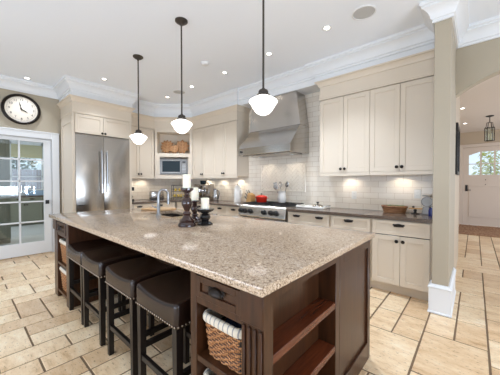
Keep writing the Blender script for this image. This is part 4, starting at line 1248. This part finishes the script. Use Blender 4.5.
# espresso machine
t = on('espresso_machine', 'stainless espresso machine on the left worktop', 'coffee machine', -4.62, 3.66, ZC)
b = B().box(-.17, .19, -.0, .16, .0, .36, .012, 2).box(-.17, .19, -.16, .0, .0, .05, .006).box(-.17, .19, -.13, .0, .25, .36, .012, 2)
b.build('body', 'steel_small', t)
B().box(-.15, .17, -.155, -.01, .05, .056).build('drip_tray', 'black', t)
B().lathe([(.038, .195), (.040, .25)], (-.03, -.07, 0), 18).build('group_head', 'chrome', t)
b = B().lathe([(.034, .175), (.034, .198)], (-.03, -.07, 0), 18); b.tube([(-.03, -.10, .187), (-.03, -.21, .175)], .011, 8)
b.build('portafilter', 'black', t)
B().lathe([(.05, .36), (.065, .37), (.075, .44), (.07, .445), (0, .445)], (-.08, .06, 0), 22).build('bean_hopper', 'dark_glass', t)
B().lathe([(.022, -.132), (.022, -.150), (0, -.152)], (.10, 0, .305), 16, 'y').build('pressure_dial', 'black', t)
B().tube([(.13, -.09, .25), (.15, -.13, .20), (.15, -.14, .10)], .006, 8).build('steam_wand', 'chrome', t)
t = on('glass_jug', 'steel jug with black handle right of the espresso machine', 'jug', -4.17, 3.63, ZC)
B().lathe([(0, 0), (.062, 0), (.066, .01), (.060, .18), (.045, .235), (.048, .25), (.040, .25), (0, .24)], (0, 0, 0), 26).build('body', 'steel_small', t)
B().tube([(.05, 0, .225), (.105, 0, .22), (.115, 0, .16), (.09, 0, .06), (.062, 0, .04)], .009, 8).build('handle', 'black', t)
B().lathe([(.048, .25), (.03, .262), (0, .265)], (0, 0, 0), 20).build('lid', 'black', t)
# beside the fridge
t = on('coffee_maker', 'black coffee maker beside the fridge', 'coffee maker', -5.62, 2.42, ZC)
b = B().box(-.11, .11, -.08, .08, 0, .04, .008).box(-.11, -.03, -.08, .08, .04, .30, .008).box(-.11, .11, -.08, .08, .22, .30, .01)
b.build('body', 'black', t)
B().lathe([(0, .041), (.055, .041), (.065, .09), (.05, .16), (.04, .17), (0, .17)], (.04, 0, 0), 22).build('carafe', 'dark_glass', t)
t = on('wall_telephone', 'black wall telephone on the tile beside the fridge', 'telephone', XC + .0005, 2.43, 1.22)
B().box(0, .02, -.04, .04, 0, .17, .006).build('base', 'black', t)
B().tube([(.03, 0, .015), (.05, 0, .04), (.052, 0, .12), (.03, 0, .155)], .016, 10).build('handset', 'black', t)

# ------------------------------------------------------------------ hall: front door, rug, lantern, picture
b = B().box(FX0 - .10, FX0 - .001, FY - .025, FY, 0, FT + .10, .004).box(FX1 + .001, FX1 + .10, FY - .025, FY, 0, FT + .10, .004).box(FX0, FX1, FY - .025, FY, FT + .001, FT + .10, .004)
struct(b.build('trim_9', 'door_paint'), 'beige casing around the front door')
fy0, fy1 = FY + .012, FY + .056
wx = [(-.145, .110), (.150, .415), (.455, .68)]
b = B().box(FX0 + .003, wx[0][0], fy0, fy1, .01, FT - .003).box(wx[2][1], FX1 - .003, fy0, fy1, .01, FT - .003)
b.box(wx[0][0], wx[2][1], fy0, fy1, 2.255, FT - .003).box(wx[0][0], wx[2][1], fy0, fy1, .01, 1.552)
for (a1, a2), (b1, b2) in zip(wx, wx[1:]): b.box(a2, b1, fy0, fy1, 1.552, 2.255)
b.box(wx[0][0], wx[2][1], fy0 + .004, fy1 - .004, 1.875, 1.90)
b.prism([(wx[0][0], 2.256), (wx[0][0], 2.16), (wx[0][1], 2.256)], 'y', fy0, fy1)
d2 = struct(b.build('door_2', 'door_paint', None, 0), 'pale beige front door with six upper panes')
for a1, a2 in wx:
    for z0, z1 in ((1.552, 1.875), (1.90, 2.255)): B().box(a1, a2, fy0 + .02, fy0 + .026, z0, z1).build('window_pane', 'clear_pane', d2, 0)
b = B().box(FX0 + .003, FX1 - .003, fy0 - .004, fy0, 1.325, 1.332)
for a in ((-.14, .66, .255, .275), (-.14, .66, 1.20, 1.22), (-.14, -.12, .275, 1.20), (.64, .66, .275, 1.20)): b.box(a[0], a[1], fy0 - .012, fy0, a[2], a[3], .003)
b.build('panel_moulding', 'door_paint', d2)
B().box(-.225, -.165, fy0 - .012, fy0, 1.05, 1.24, .004).build('lock_plate', 'black', d2)
B().tube([(-.19, fy0 - .01, 1.09), (-.19, fy0 - .06, 1.09), (-.09, fy0 - .06, 1.085)], .011, 8).build('lever_handle', 'rodmetal', d2)
B().lathe([(0, -.012), (.012, -.012), (.012, 0)], (.24, fy0, 1.40), 12, 'y').build('viewer', 'bronze', d2)
B().lathe([(0, -.012), (.012, -.012), (.012, 0)], (.24, fy0, 1.26), 12, 'y').build('bolt', 'bronze', d2)
tag(B().box(-.345, 1.25, 8.46, 10.38, .0005, .012, .004).build('entry_rug', 'rug'), 'brown patterned rug before the front door', 'rug')
# lantern
def lantern(label, x, y, ztop, zc, cat_group=None, s=1.0):
    t = thing('hanging_lantern', label, 'lantern', (x, y, ztop), 0, cat_group, True)
    B().lathe([(0, 0), (.075 * s, 0), (.07 * s, -.015), (.02, -.03), (0, -.03)], (0, 0, 0), 20).build('ceiling_canopy', 'lantern_metal', t)
    dz = ztop - zc
    hz = -(dz - .17 * s)
    B().tube([(0, 0, -.02), (0, 0, hz + .13 * s)], .008, 8).build('rod', 'lantern_metal', t)
    b = B(); r = .085 * s
    for k in range(6):
        a = PI / 3 * k; x1, y1 = r * math.cos(a), r * math.sin(a)
        b.tube([(0, 0, hz + .13 * s), (x1 * .6, y1 * .6, hz + .12 * s), (x1 * .7, y1 * .7, hz + .03 * s), (x1, y1, hz), (x1, y1, hz - .30 * s)], .006, 6)
    for z in (hz, hz - .30 * s): b.tube([(r * math.cos(PI / 3 * k), r * math.sin(PI / 3 * k), z) for k in range(6)], .007, 6, True)
    b.build('cage', 'lantern_metal', t)
    B().lathe([(r * .92, hz - .295 * s), (r * .92, hz - .005), (r * .9, hz - .005), (r * .9, hz - .295 * s)], (0, 0, 0), 6, 'z', False).build('glass_panel', 'clear_pane', t, 0)
    for k in range(3):
        a = 2 * PI * k / 3
        B().lathe([(.009, hz - .29 * s), (.009, hz - .19 * s), (.006, hz - .185 * s), (.012, hz - .165 * s), (.006, hz - .135 * s), (0, hz - .12 * s)], (.03 * math.cos(a), .03 * math.sin(a), 0), 10).build('candle_bulb', 'wax', t)
lantern('dark metal lantern hanging in the hall before the door', .245, 8.2, HC, 2.42)
# black framed picture on the hall wall
t = thing('picture_frame', 'black framed mirror seen edge-on on the hall wall', 'mirror', (-.205, 4.75, 1.42), 0, None, True)
b = B().box(.0005, .028, -.30, -.25, 0, .70, .003).box(.0005, .028, .25, .30, 0, .70, .003).box(.0005, .028, -.25, .25, 0, .05, .003).box(.0005, .028, -.25, .25, .65, .70, .003)
b.build('frame', 'black', t)
B().box(.0005, .014, -.25, .25, .05, .65).build('mirror_glass', 'chrome', t, 0)
# outside the front door: shrubs and a porch lantern
def shrub(label, x, y, z0, h, r, seed, col):
    rnd = random.Random(seed); key = 'leaf_%d' % seed; M[key] = mat('garden_leaf', col, .5)
    t = thing('garden_shrub', label, 'shrub', (x, y, 0), 0, 'shrubs outside the front door', True)
    B().tube([(0, 0, -.05), (.03, 0, h * .4), (0, .04, h * .8)], .035, 8, False, [.05, .035, .015]).build('stem', 'walnut', t)
    bm = bmesh.new()
    for k in range(900):
        d = Vector((rnd.gauss(0, 1), rnd.gauss(0, 1), rnd.gauss(0, 1))).normalized() * (rnd.random() ** .4)
        p = Vector((d.x * r, d.y * r, z0 + (h - z0) / 2 + d.z * (h - z0) / 2))
        q = Matrix.Translation(p) @ Matrix.Rotation(rnd.uniform(0, 6), 4, 'Z') @ Matrix.Rotation(rnd.uniform(0, 3), 4, 'X')
        L = rnd.uniform(.05, .09)
        vs = [bm.verts.new(q @ Vector(c)) for c in ((-L, 0, 0), (0, -L * .45, .01), (L, 0, 0), (0, L * .45, .01))]
        bm.faces.new(vs)
    b = B(); b.bm.free(); b.bm = bm; b.build('foliage', key, t, 0)
shrub('green shrub outside the left panes of the front door', -.75, 13.2, .8, 2.9, .5, 31, (150, 180, 96))
shrub('yellow green shrub outside the middle panes of the front door', .45, 13.6, .5, 2.7, .55, 32, (206, 204, 120))
shrub('dark green shrub outside the right panes of the front door', 1.7, 13.4, .8, 3.0, .55, 33, (110, 146, 78))
shrub('dark green shrub outside the mudroom window', -14.4, 1.6, 1.2, 3.4, .65, 34, (70, 96, 62))
shrub_ = [o for o in C.objects if o.get('label', '').endswith('the mudroom window') and o['category'] == 'shrub'][0]; shrub_['group'] = 'shrubs in the garden'
struct(B().box(-3, 4, 10.6, 16, -.12, -.02).build('ground_porch', 'grey', None, 0))
# mudroom furniture
cabinet('sage_cabinet', 'sage green base cabinet under the mudroom window', (-10.3, .95, 0), R(90), .80, .6, 0, .87, [(.01, .40, .12, .69, .37, .64), (.40, .79, .12, .69, .43, .64)], [(.01, .79, .70, .86, [.25, .55])], toe=.1, m='sage_paint', group='sage mudroom cabinets')
cabinet('sage_cabinet', 'sage green base cabinet further right in the mudroom', (-10.3, 1.755, 0), R(90), .80, .6, 0, .87, [(.01, .40, .12, .69, .37, .64), (.40, .79, .12, .69, .43, .64)], [(.01, .79, .70, .86, [.25, .55])], toe=.1, m='sage_paint', group='sage mudroom cabinets')
tag(B().box(-10.945, -10.28, .93, 2.58, .872, .91, .003).build('mudroom_countertop', 'brown_quartz'), 'dark mudroom worktop behind the french door', 'countertop')
cabinet('sage_wardrobe', 'tall sage green cupboard at the left behind the french door', (-7.5, -.195, 0), R(90), .93, .6, 0, 2.45, [(.01, .465, .12, 2.43, .43, 1.1), (.465, .925, .12, 2.43, .50, 1.1)], [], toe=.1, m='sage_paint', cat='cupboard')
t = thing('storage_tub', 'pale blue tub on the mudroom worktop', 'tub', (-10.65, 1.62, .911), 0, None, True)
B().prism(rrect(.15, .20, .04), 'z', 0, .16, .006).build('tub_body', 'blue', t); B().prism(rrect(.16, .21, .04), 'z', .161, .185, .006).build('lid', 'ceramic', t)
